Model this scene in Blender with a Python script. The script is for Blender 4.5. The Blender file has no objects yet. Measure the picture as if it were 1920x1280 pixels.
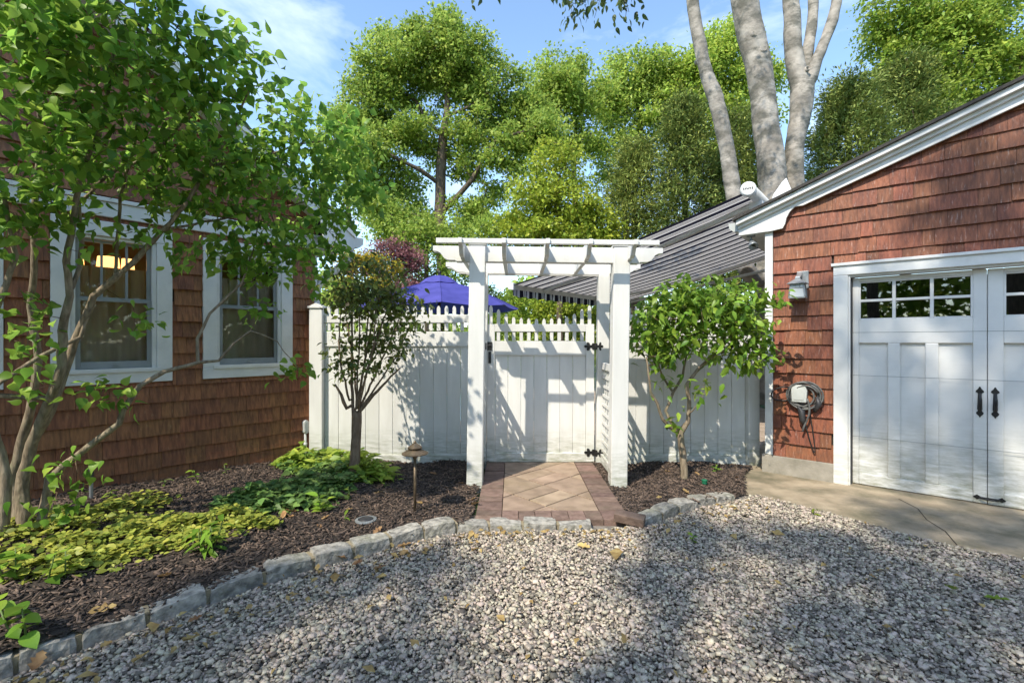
import bpy, math, random
import numpy as np
from mathutils import Vector, Matrix
R = math.radians
rng = np.random.default_rng(7); random.seed(7)
scene = bpy.context.scene
col = scene.collection
# ------------------------------------------------------------------ camera, sky, sun, exposure
FOC, CH = 874.0, 1.39                      # focal length in px of a 1920 wide frame, eye height
cam = bpy.data.cameras.new('camera'); camo = bpy.data.objects.new('camera', cam); col.objects.link(camo)
cam.sensor_width = 36.0; cam.lens = FOC / 1920 * 36; cam.clip_start = 0.05; cam.clip_end = 2000
camo.location = (0, 0, CH); camo.rotation_euler = (R(90), 0, 0); scene.camera = camo
SUN = Vector((0.755, 1.0, -1.40)).normalized()          # direction the light travels
world = bpy.data.worlds.new('World'); scene.world = world; world.use_nodes = True
wn, wl = world.node_tree.nodes, world.node_tree.links
for n in list(wn): wn.remove(n)
wout = wn.new('ShaderNodeOutputWorld'); bg = wn.new('ShaderNodeBackground'); sky = wn.new('ShaderNodeTexSky')
sky.sky_type = 'NISHITA'; sky.sun_disc = False
sky.sun_elevation = math.asin(-SUN.z); sky.sun_rotation = math.atan2(-SUN.x, -SUN.y) % (2 * math.pi)
sky.air_density = 1.0; sky.dust_density = 0.4; sky.ozone_density = 1.2
tc = wn.new('ShaderNodeTexCoord'); mp = wn.new('ShaderNodeMapping'); mp.inputs['Scale'].default_value = (1.0, 1.0, 2.2)
mp.inputs['Rotation'].default_value = (0.2, 0.35, 0.6)
cn = wn.new('ShaderNodeTexNoise'); cn.inputs['Scale'].default_value = 3.1; cn.inputs['Detail'].default_value = 9
cn.inputs['Roughness'].default_value = 0.58; cn.inputs['Distortion'].default_value = 0.5
cr = wn.new('ShaderNodeValToRGB'); cr.color_ramp.elements[0].position = 0.52; cr.color_ramp.elements[1].position = 0.92
cr.color_ramp.elements[1].color = (0.55, 0.55, 0.55, 1)
tint = wn.new('ShaderNodeMixRGB'); tint.blend_type = 'MULTIPLY'; tint.inputs['Fac'].default_value = 1.0; tint.inputs['Color2'].default_value = (0.98, 1.03, 1.02, 1)
cm = wn.new('ShaderNodeMixRGB'); cm.inputs['Color2'].default_value = (7.0, 7.2, 7.6, 1)
wl.new(tc.outputs['Generated'], mp.inputs['Vector']); wl.new(mp.outputs['Vector'], cn.inputs['Vector'])
wl.new(cn.outputs['Fac'], cr.inputs['Fac']); wl.new(cr.outputs['Color'], cm.inputs['Fac'])
wl.new(sky.outputs['Color'], tint.inputs['Color1']); wl.new(tint.outputs['Color'], cm.inputs['Color1']); wl.new(cm.outputs['Color'], bg.inputs['Color'])
bg.inputs['Strength'].default_value = 0.15
wl.new(bg.outputs['Background'], wout.inputs['Surface'])
sl = bpy.data.lights.new('sun', 'SUN'); sl.energy = 2.6; sl.angle = R(0.53); sl.color = (1.0, 0.92, 0.78)
so = bpy.data.objects.new('sun', sl); col.objects.link(so); so.location = (-8, -10, 14)
so.rotation_euler = SUN.to_track_quat('-Z', 'Y').to_euler()
vs = scene.view_settings; vs.view_transform = 'Standard'; vs.look = 'None'; vs.gamma = 1.0; vs.use_curve_mapping = False
vs.exposure = 1.25
scene.cycles.max_bounces = 7; scene.cycles.transparent_max_bounces = 12
# ------------------------------------------------------------------ helpers
def at(px, py, Y):
    return Vector(((px - 960) / FOC * Y, Y, CH - (py - 640) / FOC * Y))
def gnd(px, py, z=0.0):
    Y = (CH - z) * FOC / (py - 640)
    return Vector(((px - 960) / FOC * Y, Y, z))
def tag(o, label=None, cat=None, group=None, kind=None):
    if label: o['label'] = label
    if cat: o['category'] = cat
    if group: o['group'] = group
    if kind: o['kind'] = kind
    return o
def empty(name, loc=(0, 0, 0), rz=0.0, label=None, cat=None, group=None, kind=None):
    o = bpy.data.objects.new(name, None); col.objects.link(o)
    o.location = loc; o.rotation_euler = (0, 0, rz); o.empty_display_size = 0.1
    return tag(o, label, cat, group, kind)
def link(name, me, parent=None, mw=None):
    o = bpy.data.objects.new(name, me); col.objects.link(o)
    if parent is not None: o.parent = parent
    if mw is not None: o.matrix_local = mw
    return o
class B:
    """collects shapes into one mesh"""
    def __init__(s): s.v = []; s.f = []
    def add(s, v, f):
        b = len(s.v); s.v += [tuple(p) for p in v]; s.f += [tuple(b + i for i in q) for q in f]; return s
    def box(s, x0, x1, y0, y1, z0, z1):
        v = [(x, y, z) for z in (z0, z1) for y in (y0, y1) for x in (x0, x1)]
        return s.add(v, [(0, 2, 3, 1), (4, 5, 7, 6), (0, 1, 5, 4), (2, 6, 7, 3), (0, 4, 6, 2), (1, 3, 7, 5)])
    def prism(s, poly, ax, a, b):
        """poly: 2-D outline; ax: 'x','y','z' extrusion axis from a to b"""
        n = len(poly)
        def p3(p, t):
            return (t, p[0], p[1]) if ax == 'x' else ((p[0], t, p[1]) if ax == 'y' else (p[0], p[1], t))
        v = [p3(p, a) for p in poly] + [p3(p, b) for p in poly]
        f = [tuple(range(n)), tuple(range(2 * n - 1, n - 1, -1))] + [(i, i + n, (i + 1) % n + n, (i + 1) % n) for i in range(n)]
        return s.add(v, f)
    def tube(s, path, rad, n=8, cap=True):
        path = [Vector(p) for p in path]; k = len(path)
        if not hasattr(rad, '__len__'): rad = [rad] * k
        t0 = (path[1] - path[0]).normalized()
        u = t0.orthogonal().normalized(); v = []; 
        for i, p in enumerate(path):
            t = (path[min(i + 1, k - 1)] - path[max(i - 1, 0)])
            t = t.normalized() if t.length > 1e-9 else t0
            u = (u - t * u.dot(t)); u = u.normalized() if u.length > 1e-6 else t.orthogonal().normalized()
            w = t.cross(u)
            for j in range(n):
                a = 2 * math.pi * j / n
                v.append(p + (u * math.cos(a) + w * math.sin(a)) * rad[i])
        f = [(i * n + j, i * n + (j + 1) % n, (i + 1) * n + (j + 1) % n, (i + 1) * n + j) for i in range(k - 1) for j in range(n)]
        if cap: f += [tuple(range(n - 1, -1, -1)), tuple(range((k - 1) * n, k * n))]
        return s.add(v, f)
    def lathe(s, prof, n=24, c=(0, 0, 0)):
        """prof: list of (radius, z)"""
        v = [(c[0] + r * math.cos(2 * math.pi * j / n), c[1] + r * math.sin(2 * math.pi * j / n), c[2] + z) for r, z in prof for j in range(n)]
        k = len(prof)
        f = [(i * n + j, i * n + (j + 1) % n, (i + 1) * n + (j + 1) % n, (i + 1) * n + j) for i in range(k - 1) for j in range(n)]
        f += [tuple(range(n - 1, -1, -1)), tuple(range((k - 1) * n, k * n))]
        return s.add(v, f)
    def mesh(s, name, mat, smooth=False):
        me = bpy.data.meshes.new(name); me.from_pydata(s.v, [], s.f); me.materials.append(mat)
        if smooth: me.polygons.foreach_set('use_smooth', [True] * len(me.polygons))
        me.update(); return me
    def obj(s, name, mat, parent=None, smooth=False, bev=0.0, loc=None, rot=None):
        o = link(name, s.mesh(name, mat, smooth), parent)
        if loc is not None: o.location = loc
        if rot is not None: o.rotation_euler = rot
        if bev: bevel(o, bev)
        return o
def bevel(o, w, seg=2):
    m = o.modifiers.new('bevel', 'BEVEL'); m.width = w; m.segments = seg; m.limit_method = 'ANGLE'; m.angle_limit = R(35)
def np_mesh(name, V, F, mats, rnd=None, smooth=False):
    """V (n,3); F (m,3|4) ints; rnd per face value"""
    me = bpy.data.meshes.new(name); V = np.asarray(V, np.float32); F = np.asarray(F, np.int32); k = F.shape[1]
    me.vertices.add(len(V)); me.vertices.foreach_set('co', V.ravel())
    me.loops.add(F.size); me.loops.foreach_set('vertex_index', F.ravel())
    me.polygons.add(len(F)); me.polygons.foreach_set('loop_start', np.arange(0, F.size, k, dtype=np.int32))
    me.polygons.foreach_set('loop_total', np.full(len(F), k, np.int32))
    if smooth: me.polygons.foreach_set('use_smooth', np.ones(len(F), bool))
    for m in (mats if isinstance(mats, (list, tuple)) else [mats]): me.materials.append(m)
    if rnd is not None:
        a = me.attributes.new('rnd', 'FLOAT', 'FACE'); a.data.foreach_set('value', np.asarray(rnd, np.float32))
    me.update(calc_edges=True); return me
def scatter(T, P, X, Y, Z, S):
    """instances template T=(V,F) as one vertex soup; X,Y,Z frames (n,3), S size (n,) or (n,3)"""
    V, F = T; n, k = len(P), len(V); S = np.asarray(S); S = S[:, None] * np.ones(3) if S.ndim == 1 else S
    W = (P[:, None, :] + V[None, :, 0, None] * (X * S[:, :1])[:, None, :] + V[None, :, 1, None] * (Y * S[:, 1:2])[:, None, :]
         + V[None, :, 2, None] * (Z * S[:, 2:3])[:, None, :]).reshape(-1, 3)
    FF = (F[None] + (np.arange(n) * k)[:, None, None]).reshape(-1, F.shape[1])
    return W, FF
def unit(a): return a / np.maximum(np.linalg.norm(a, axis=-1, keepdims=True), 1e-9)
def frames(D, U):
    Y = unit(D); Z = unit(U - (U * Y).sum(-1, keepdims=True) * Y); X = np.cross(Y, Z); return X, Y, Z
def inside(poly, x, y):
    r = np.zeros(np.shape(x), bool); n = len(poly)
    for i in range(n):
        (x0, y0), (x1, y1) = poly[i], poly[(i + 1) % n]
        c = ((y0 > y) != (y1 > y)) & (x < (x1 - x0) * (y - y0) / ((y1 - y0) or 1e-9) + x0); r ^= c
    return r
# ------------------------------------------------------------------ materials
def M(name, c1, c2=None, rough=0.6, scale=8.0, detail=5, stretch=(1, 1, 1), bump=0.0, bscale=None, var=0.0, hue=0.0,
      attr=False, metal=0.0, spec=0.5, transl=0.0, ramp=(0.35, 0.65), wear=None, dirt=None, coat=0.0, local=False, bdist=0.01):
    m = bpy.data.materials.new(name); m.use_nodes = True; nt = m.node_tree; N, L = nt.nodes, nt.links
    p = N['Principled BSDF']; out = N['Material Output']
    p.inputs['Roughness'].default_value = rough; p.inputs['Metallic'].default_value = metal
    p.inputs['Specular IOR Level'].default_value = spec; p.inputs['Coat Weight'].default_value = coat
    if local: pos = N.new('ShaderNodeTexCoord').outputs['Object']
    else: pos = N.new('ShaderNodeNewGeometry').outputs['Position']
    mpn = N.new('ShaderNodeMapping'); mpn.inputs['Scale'].default_value = stretch; L.new(pos, mpn.inputs['Vector'])
    oi = N.new('ShaderNodeObjectInfo')
    if attr or var:
        off = N.new('ShaderNodeMath'); off.operation = 'MULTIPLY'; off.inputs[1].default_value = 37.0
        L.new(oi.outputs['Random'], off.inputs[0]); L.new(off.outputs[0], mpn.inputs['Location'])
    nz = N.new('ShaderNodeTexNoise'); nz.inputs['Scale'].default_value = scale; nz.inputs['Detail'].default_value = detail
    L.new(mpn.outputs['Vector'], nz.inputs['Vector'])
    rp = N.new('ShaderNodeValToRGB'); e = rp.color_ramp.elements; e[0].position, e[1].position = ramp
    e[0].color = (*c1, 1); e[1].color = (*(c2 or c1), 1)
    fac = nz.outputs['Fac']
    if attr:
        at_ = N.new('ShaderNodeAttribute'); at_.attribute_name = 'rnd'
        ad = N.new('ShaderNodeMath'); ad.operation = 'ADD'; L.new(at_.outputs['Fac'], ad.inputs[0]); L.new(oi.outputs['Random'], ad.inputs[1])
        fr = N.new('ShaderNodeMath'); fr.operation = 'FRACT'; L.new(ad.outputs[0], fr.inputs[0]); rndv = fr.outputs[0]
        mixf = N.new('ShaderNodeMath'); mixf.operation = 'MULTIPLY_ADD'; mixf.inputs[1].default_value = 0.35
        sc_ = N.new('ShaderNodeMath'); sc_.operation = 'MULTIPLY'; sc_.inputs[1].default_value = 0.75; L.new(rndv, sc_.inputs[0])
        L.new(nz.outputs['Fac'], mixf.inputs[0]); L.new(sc_.outputs[0], mixf.inputs[2]); fac = mixf.outputs[0]
    else: rndv = oi.outputs['Random']
    L.new(fac, rp.inputs['Fac']); c = rp.outputs['Color']
    if wear:                                   # streaks or patches of another colour: (colour, scale, stretch, lo, hi, strength)
        wc, ws, wst, lo, hi, stg = wear
        m2 = N.new('ShaderNodeMapping'); m2.inputs['Scale'].default_value = wst; L.new(pos, m2.inputs['Vector'])
        n2 = N.new('ShaderNodeTexNoise'); n2.inputs['Scale'].default_value = ws; n2.inputs['Detail'].default_value = 6; n2.inputs['Roughness'].default_value = 0.65
        L.new(m2.outputs['Vector'], n2.inputs['Vector'])
        mr = N.new('ShaderNodeMapRange'); mr.inputs['From Min'].default_value = lo; mr.inputs['From Max'].default_value = hi; mr.inputs['To Max'].default_value = stg
        L.new(n2.outputs['Fac'], mr.inputs['Value'])
        mx = N.new('ShaderNodeMixRGB'); mx.inputs['Color2'].default_value = (*wc, 1); L.new(mr.outputs['Result'], mx.inputs['Fac']); L.new(c, mx.inputs['Color1']); c = mx.outputs['Color']
    if dirt:                                   # splash dirt / algae low down: (colour, z where it is gone, strength)
        dc, zt, stg = dirt
        sx = N.new('ShaderNodeSeparateXYZ'); L.new(pos, sx.inputs[0])
        mr = N.new('ShaderNodeMapRange'); mr.inputs['From Min'].default_value = zt; mr.inputs['From Max'].default_value = 0.0; mr.inputs['To Max'].default_value = 1.0
        L.new(sx.outputs['Z'], mr.inputs['Value'])
        m3 = N.new('ShaderNodeMapping'); m3.inputs['Scale'].default_value = (1, 1, 5); L.new(pos, m3.inputs['Vector'])
        n3 = N.new('ShaderNodeTexNoise'); n3.inputs['Scale'].default_value = 7; n3.inputs['Detail'].default_value = 7; n3.inputs['Roughness'].default_value = 0.7
        L.new(m3.outputs['Vector'], n3.inputs['Vector'])
        r3 = N.new('ShaderNodeMapRange'); r3.inputs['From Min'].default_value = 0.36; r3.inputs['From Max'].default_value = 0.66; r3.inputs['To Max'].default_value = stg
        L.new(n3.outputs['Fac'], r3.inputs['Value'])
        mu = N.new('ShaderNodeMath'); mu.operation = 'MULTIPLY'; L.new(mr.outputs['Result'], mu.inputs[0]); L.new(r3.outputs['Result'], mu.inputs[1])
        mx = N.new('ShaderNodeMixRGB'); mx.inputs['Color2'].default_value = (*dc, 1); L.new(mu.outputs[0], mx.inputs['Fac']); L.new(c, mx.inputs['Color1']); c = mx.outputs['Color']
    if var or hue:
        hs = N.new('ShaderNodeHueSaturation'); L.new(c, hs.inputs['Color'])
        mr = N.new('ShaderNodeMapRange'); mr.inputs['To Min'].default_value = 1 - var; mr.inputs['To Max'].default_value = 1 + var
        L.new(rndv, mr.inputs['Value']); L.new(mr.outputs['Result'], hs.inputs['Value'])
        if hue:
            w = N.new('ShaderNodeMath'); w.operation = 'MULTIPLY'; w.inputs[1].default_value = 7.31; L.new(rndv, w.inputs[0])
            w2 = N.new('ShaderNodeMath'); w2.operation = 'FRACT'; L.new(w.outputs[0], w2.inputs[0])
            mh = N.new('ShaderNodeMapRange'); mh.inputs['To Min'].default_value = 0.5 - hue; mh.inputs['To Max'].default_value = 0.5 + hue
            L.new(w2.outputs[0], mh.inputs['Value']); L.new(mh.outputs['Result'], hs.inputs['Hue'])
        c = hs.outputs['Color']
    L.new(c, p.inputs['Base Color'])
    if bump:
        nb = N.new('ShaderNodeTexNoise'); nb.inputs['Scale'].default_value = bscale or scale * 2; nb.inputs['Detail'].default_value = 6
        L.new(mpn.outputs['Vector'], nb.inputs['Vector'])
        bp = N.new('ShaderNodeBump'); bp.inputs['Strength'].default_value = bump; bp.inputs['Distance'].default_value = bdist
        L.new(nb.outputs['Fac'], bp.inputs['Height']); L.new(bp.outputs['Normal'], p.inputs['Normal'])
    if transl:
        tr = N.new('ShaderNodeBsdfTranslucent'); g = N.new('ShaderNodeGamma'); g.inputs['Gamma'].default_value = 0.85
        L.new(c, g.inputs['Color']); L.new(g.outputs['Color'], tr.inputs['Color'])
        ms = N.new('ShaderNodeMixShader'); ms.inputs['Fac'].default_value = transl
        L.new(p.outputs['BSDF'], ms.inputs[1]); L.new(tr.outputs['BSDF'], ms.inputs[2]); L.new(ms.outputs['Shader'], out.inputs['Surface'])
    return m
def glass_mat(name, tint=(0.75, 0.8, 0.8), ior=1.5):
    m = bpy.data.materials.new(name); m.use_nodes = True; N, L = m.node_tree.nodes, m.node_tree.links
    N.remove(N['Principled BSDF']); out = N['Material Output']
    g = N.new('ShaderNodeBsdfGlossy'); g.inputs['Roughness'].default_value = 0.015; t = N.new('ShaderNodeBsdfTransparent'); t.inputs['Color'].default_value = (*tint, 1)
    fr = N.new('ShaderNodeFresnel'); fr.inputs['IOR'].default_value = ior
    nz = N.new('ShaderNodeTexNoise'); nz.inputs['Scale'].default_value = 3.0; bp = N.new('ShaderNodeBump'); bp.inputs['Strength'].default_value = 0.02
    L.new(nz.outputs['Fac'], bp.inputs['Height']); L.new(bp.outputs['Normal'], g.inputs['Normal'])
    ms = N.new('ShaderNodeMixShader'); L.new(fr.outputs[0], ms.inputs[0]); L.new(t.outputs[0], ms.inputs[1]); L.new(g.outputs[0], ms.inputs[2])
    L.new(ms.outputs[0], out.inputs['Surface']); return m
def emit_mat(name, c, s):
    m = bpy.data.materials.new(name); m.use_nodes = True; p = m.node_tree.nodes['Principled BSDF']
    p.inputs['Base Color'].default_value = (*c, 1); p.inputs['Emission Color'].default_value = (*c, 1); p.inputs['Emission Strength'].default_value = s; return m
mat = {}
mat['vinyl'] = M('white_vinyl', (0.655, 0.65, 0.62), (0.74, 0.735, 0.705), 0.42, scale=2.5, stretch=(3, 3, .6), bump=0.04, bscale=60, var=0.03, dirt=((0.22, 0.24, 0.14), 0.45, 1.0), wear=((0.55, 0.56, 0.50), 5, (4, 4, .5), 0.55, 0.8, 0.35))
mat['paint'] = M('white_paint', (0.62, 0.625, 0.61), (0.73, 0.725, 0.70), 0.5, scale=5, bump=0.12, bscale=40, stretch=(1, 1, 1), wear=((0.50, 0.50, 0.44), 9, (1, 1, 1), 0.58, 0.8, 0.5), dirt=((0.32, 0.31, 0.22), 0.6, 0.6))
mat['doorpaint'] = M('door_paint', (0.64, 0.635, 0.615), (0.72, 0.715, 0.695), 0.45, scale=4, stretch=(1, 1, 1), bump=0.10, bscale=55, dirt=((0.22, 0.22, 0.13), 0.75, 0.9), wear=((0.50, 0.52, 0.52), 14, (.4, .4, 6), 0.55, 0.8, 0.3))
mat['shingle_red'] = M('red_stained_cedar', (0.140, 0.043, 0.019), (0.26, 0.085, 0.037), 0.62, scale=16, stretch=(3, 3, .35), bump=0.6, bscale=40, var=0.19, hue=0.008,
    wear=((0.60, 0.45, 0.38), 4.5, (16, 16, 1.3), 0.58, 0.80, 0.7), dirt=((0.10, 0.07, 0.04), 0.5, 0.7))
mat['shingle_brown'] = M('brown_stained_cedar', (0.145, 0.052, 0.020), (0.295, 0.115, 0.043), 0.62, scale=14, stretch=(3, 3, .35), bump=0.6, bscale=40, var=0.14, hue=0.008,
    wear=((0.42, 0.27, 0.13), 8, (4, 4, 1.3), 0.60, 0.82, 0.6), dirt=((0.09, 0.055, 0.03), 0.55, 0.6))
mat['sheathing'] = M('tar_paper', (0.02, 0.015, 0.012), (0.03, 0.02, 0.015), 0.9)
mat['asphalt_roof'] = M('asphalt_shingle', (0.035, 0.033, 0.030), (0.075, 0.068, 0.06), 0.95, scale=90, bump=0.6, bscale=200, var=0.25)
mat['cement'] = M('cement_parge', (0.22, 0.20, 0.16), (0.33, 0.30, 0.25), 0.9, scale=7, bump=0.4, bscale=50, wear=((0.10, 0.11, 0.06), 4, (1, 1, 1), 0.5, 0.75, 0.7))
mat['apron'] = M('concrete_apron', (0.26, 0.205, 0.135), (0.38, 0.305, 0.21), 0.9, scale=5, detail=8, bump=0.35, bscale=120, wear=((0.10, 0.095, 0.055), 2.6, (1, 1, 1), 0.44, 0.68, 0.85))
mat['iron'] = M('black_iron', (0.012, 0.012, 0.013), (0.03, 0.03, 0.03), 0.45, scale=30, bump=0.2, metal=0.3)
mat['bronze'] = M('aged_bronze', (0.10, 0.075, 0.05), (0.19, 0.14, 0.09), 0.5, scale=20, bump=0.2, metal=0.6, wear=((0.09, 0.13, 0.10), 12, (1, 1, .3), 0.55, 0.75, 0.4))
mat['greymetal'] = M('grey_metal', (0.22, 0.24, 0.25), (0.34, 0.36, 0.37), 0.4, scale=12, metal=0.5, bump=0.05)
mat['greyplastic'] = M('grey_plastic', (0.42, 0.44, 0.42), (0.52, 0.54, 0.52), 0.5, scale=6)
mat['darkplastic'] = M('dark_plastic', (0.025, 0.025, 0.028), (0.045, 0.045, 0.048), 0.5, scale=8)
mat['cable'] = M('grey_cable', (0.07, 0.07, 0.068), (0.14, 0.14, 0.135), 0.55, scale=20)
mat['blackcable'] = M('black_cable', (0.012, 0.012, 0.012), (0.02, 0.02, 0.02), 0.5)
mat['frosted'] = M('frosted_glass', (0.62, 0.66, 0.68), (0.72, 0.75, 0.76), 0.25, scale=4, transl=0.35)
mat['glass'] = glass_mat('window_glass', (0.90, 0.91, 0.90)); mat['darkglass'] = glass_mat('door_glass', (0.35, 0.38, 0.38), 2.3)
mat['greysash'] = M('grey_screen_frame', (0.20, 0.22, 0.22), (0.27, 0.29, 0.29), 0.5, scale=4)
mat['curtain'] = M('sheer_curtain', (0.66, 0.60, 0.53), (0.80, 0.74, 0.66), 0.9, scale=6, stretch=(4, 4, .5), transl=0.35)
mat['interior'] = M('interior_wall', (0.20, 0.14, 0.09), (0.26, 0.19, 0.13), 0.9, scale=2)
mat['brick'] = M('walkway_brick', (0.125, 0.078, 0.060), (0.20, 0.13, 0.102), 0.85, scale=18, detail=7, bump=0.5, bscale=60, var=0.22, hue=0.01, wear=((0.13, 0.11, 0.07), 5, (1, 1, 1), 0.52, 0.75, 0.5))
mat['paver'] = M('tan_paver', (0.25, 0.178, 0.122), (0.37, 0.27, 0.19), 0.85, scale=7, detail=7, bump=0.4, bscale=60, var=0.12, hue=0.008, wear=((0.22, 0.16, 0.09), 3.5, (1, 1, 1), 0.5, 0.75, 0.6))
mat['granite'] = M('grey_granite', (0.17, 0.16, 0.14), (0.40, 0.375, 0.325), 0.85, scale=24, detail=9, bump=0.6, bscale=35, var=0.14, wear=((0.13, 0.145, 0.07), 5, (1, 1, 1), 0.52, 0.75, 0.55), bdist=0.02)
mat['mortar'] = M('ochre_mortar', (0.21, 0.17, 0.10), (0.31, 0.26, 0.17), 0.95, scale=20, bump=0.6, bscale=60)
mat['sand'] = M('drive_bed', (0.13, 0.115, 0.095), (0.24, 0.21, 0.175), 0.95, scale=40, bump=0.6)
mat['stone'] = M('crushed_stone', (0.105, 0.092, 0.074), (0.47, 0.40, 0.315), 0.8, scale=30, attr=True, var=0.25, hue=0.03, ramp=(0.10, 0.95), bump=0.3, bscale=90)
mat['soil'] = M('dark_soil', (0.022, 0.016, 0.012), (0.05, 0.036, 0.027), 0.95, scale=25, bump=0.8, bscale=80)
mat['mulch'] = M('shredded_bark', (0.028, 0.020, 0.016), (0.155, 0.108, 0.08), 0.9, scale=30, attr=True, var=0.3, ramp=(0.15, 1.0))
mat['grass'] = M('meadow', (0.04, 0.075, 0.018), (0.07, 0.12, 0.03), 0.95, scale=3, bump=0.5)
mat['patio'] = M('patio_paving', (0.30, 0.24, 0.19), (0.42, 0.34, 0.28), 0.85, scale=4)
mat['water'] = M('pool_water', (0.02, 0.22, 0.26), (0.03, 0.30, 0.34), 0.08, scale=3, bump=0.15)
mat['beech'] = M('beech_bark', (0.21, 0.185, 0.155), (0.40, 0.36, 0.31), 0.85, scale=3.5, detail=10, stretch=(1, 1, 1.0), bump=0.9, bscale=3.2, wear=((0.10, 0.095, 0.075), 2.0, (1.2, 1.2, 2.2), 0.47, 0.61, 0.85), bdist=0.08)
mat['oakbark'] = M('oak_bark', (0.07, 0.052, 0.036), (0.16, 0.12, 0.085), 0.95, scale=9, stretch=(2, 2, .5), bump=0.8, bscale=14, bdist=0.04)
mat['lilacbark'] = M('lilac_bark', (0.13, 0.10, 0.065), (0.30, 0.24, 0.165), 0.9, scale=22, stretch=(2, 2, .5), bump=0.7, bscale=35, wear=((0.17, 0.19, 0.10), 9, (1, 1, .6), 0.52, 0.7, 0.5))
mat['twigbark'] = M('brown_twig', (0.11, 0.065, 0.035), (0.20, 0.13, 0.08), 0.9, scale=22, bump=0.5)
def leafm(name, a, b, t=0.42, rough=0.5, var=0.28, hue=0.02):
    return M(name, a, b, rough, scale=6, attr=True, var=var, hue=hue, transl=t, ramp=(0.1, 1.0), spec=0.35)
mat['lilac'] = leafm('lilac_leaf', (0.10, 0.235, 0.028), (0.29, 0.46, 0.058), 0.6, 0.42)
mat['shrubleaf'] = leafm('shrub_leaf', (0.11, 0.22, 0.022), (0.25, 0.38, 0.045), 0.4, 0.42)
mat['darkleaf'] = leafm('dark_leaf', (0.065, 0.105, 0.024), (0.23, 0.26, 0.05), 0.3, 0.5)
mat['oakleaf'] = leafm('oak_leaf', (0.19, 0.31, 0.04), (0.46, 0.56, 0.10), 0.5, 0.5)
mat['mapleleaf'] = leafm('maple_leaf', (0.18, 0.30, 0.032), (0.44, 0.54, 0.085), 0.5, 0.5)
mat['limeleaf'] = leafm('lime_leaf', (0.19, 0.28, 0.025), (0.40, 0.46, 0.05), 0.4, 0.5)
mat['cedarleaf'] = leafm('cedar_spray', (0.10, 0.175, 0.036), (0.31, 0.345, 0.08), 0.2, 0.7)
mat['redleaf'] = leafm('red_maple_leaf', (0.14, 0.045, 0.05), (0.36, 0.16, 0.16), 0.3, 0.5)
mat['yellowleaf'] = leafm('yellow_leaf', (0.26, 0.22, 0.015), (0.50, 0.40, 0.03), 0.4, 0.5)
mat['goldcover'] = leafm('golden_creeper', (0.15, 0.21, 0.03), (0.43, 0.44, 0.08), 0.35, 0.5)
mat['greencover'] = leafm('green_creeper', (0.07, 0.15, 0.035), (0.20, 0.31, 0.08), 0.35, 0.5)
mat['beechleaf'] = leafm('beech_leaf', (0.040, 0.075, 0.016), (0.09, 0.13, 0.03), 0.35, 0.5)
mat['drylitter'] = M('dry_leaf', (0.27, 0.15, 0.055), (0.46, 0.31, 0.13), 0.8, scale=20, var=0.25, hue=0.02, transl=0.2)
mat['shrubbark'] = M('shrub_bark', (0.14, 0.092, 0.058), (0.27, 0.19, 0.125), 0.9, scale=16, stretch=(2, 2, .7), bump=0.8, bscale=40)
mat['stem'] = M('green_stem', (0.09, 0.15, 0.03), (0.14, 0.20, 0.05), 0.6)
mat['umbrella'] = M('blue_canvas', (0.060, 0.060, 0.30), (0.085, 0.082, 0.38), 0.75, scale=5, bump=0.1, transl=0.2)
# ------------------------------------------------------------------ the ground
def sheet(name, poly, z, m, label=None, kind='structure'):
    b = B(); b.add([(x, y, z) for x, y in poly], [tuple(range(len(poly)))]); o = b.obj(name, m); tag(o, kind=kind); return o
sheet('ground', [(-400, -400), (400, -400), (400, 400), (-400, 400)], -0.03, mat['grass'])
sheet('driveway_bed', [(-6, -8), (9, -8), (9, 3.6), (3.0, 4.6), (0.9, 4.1), (-0.9, 3.6), (-6, 3)], -0.012, mat['sand'])
sheet('patio', [(-1.9, 5.36), (2.62, 5.36), (5.0, 8.2), (6, 14), (-6, 14), (-3.5, 9)], -0.008, mat['patio'])
sheet('pool_water', [(-2.6, 8.2), (0.4, 8.2), (0.4, 12.5), (-2.6, 12.5)], 0.0, mat['water'])
sheet('concrete_apron', [(2.12, 4.22), (2.30, 4.10), (2.46, 3.86), (2.66, 3.52), (2.86, 3.26), (3.12, 3.04), (3.5, 2.72), (4.6, 1.9), (7.6, 3.2), (3.6, 6.6), (2.6, 5.15), (2.35, 4.75)], 0.006, mat['apron'])
ck = B(); cpts = [(3.02, 3.16), (3.16, 3.40), (3.22, 3.62), (3.36, 3.86), (3.40, 4.10)]      # crack across the slab
for (xa, ya), (xb, yb) in zip(cpts[:-1], cpts[1:]):
    dx_, dy_ = xb - xa, yb - ya; l_ = math.hypot(dx_, dy_); nx_, ny_ = -dy_ / l_ * .0035, dx_ / l_ * .0035
    ck.add([(xa - nx_, ya - ny_, .0085), (xa + nx_, ya + ny_, .0085), (xb + nx_, yb + ny_, .0085), (xb - nx_, yb - ny_, .0085)], [(3, 2, 1, 0)])
ck.obj('crack', mat['soil'], bpy.data.objects['concrete_apron'])
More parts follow.
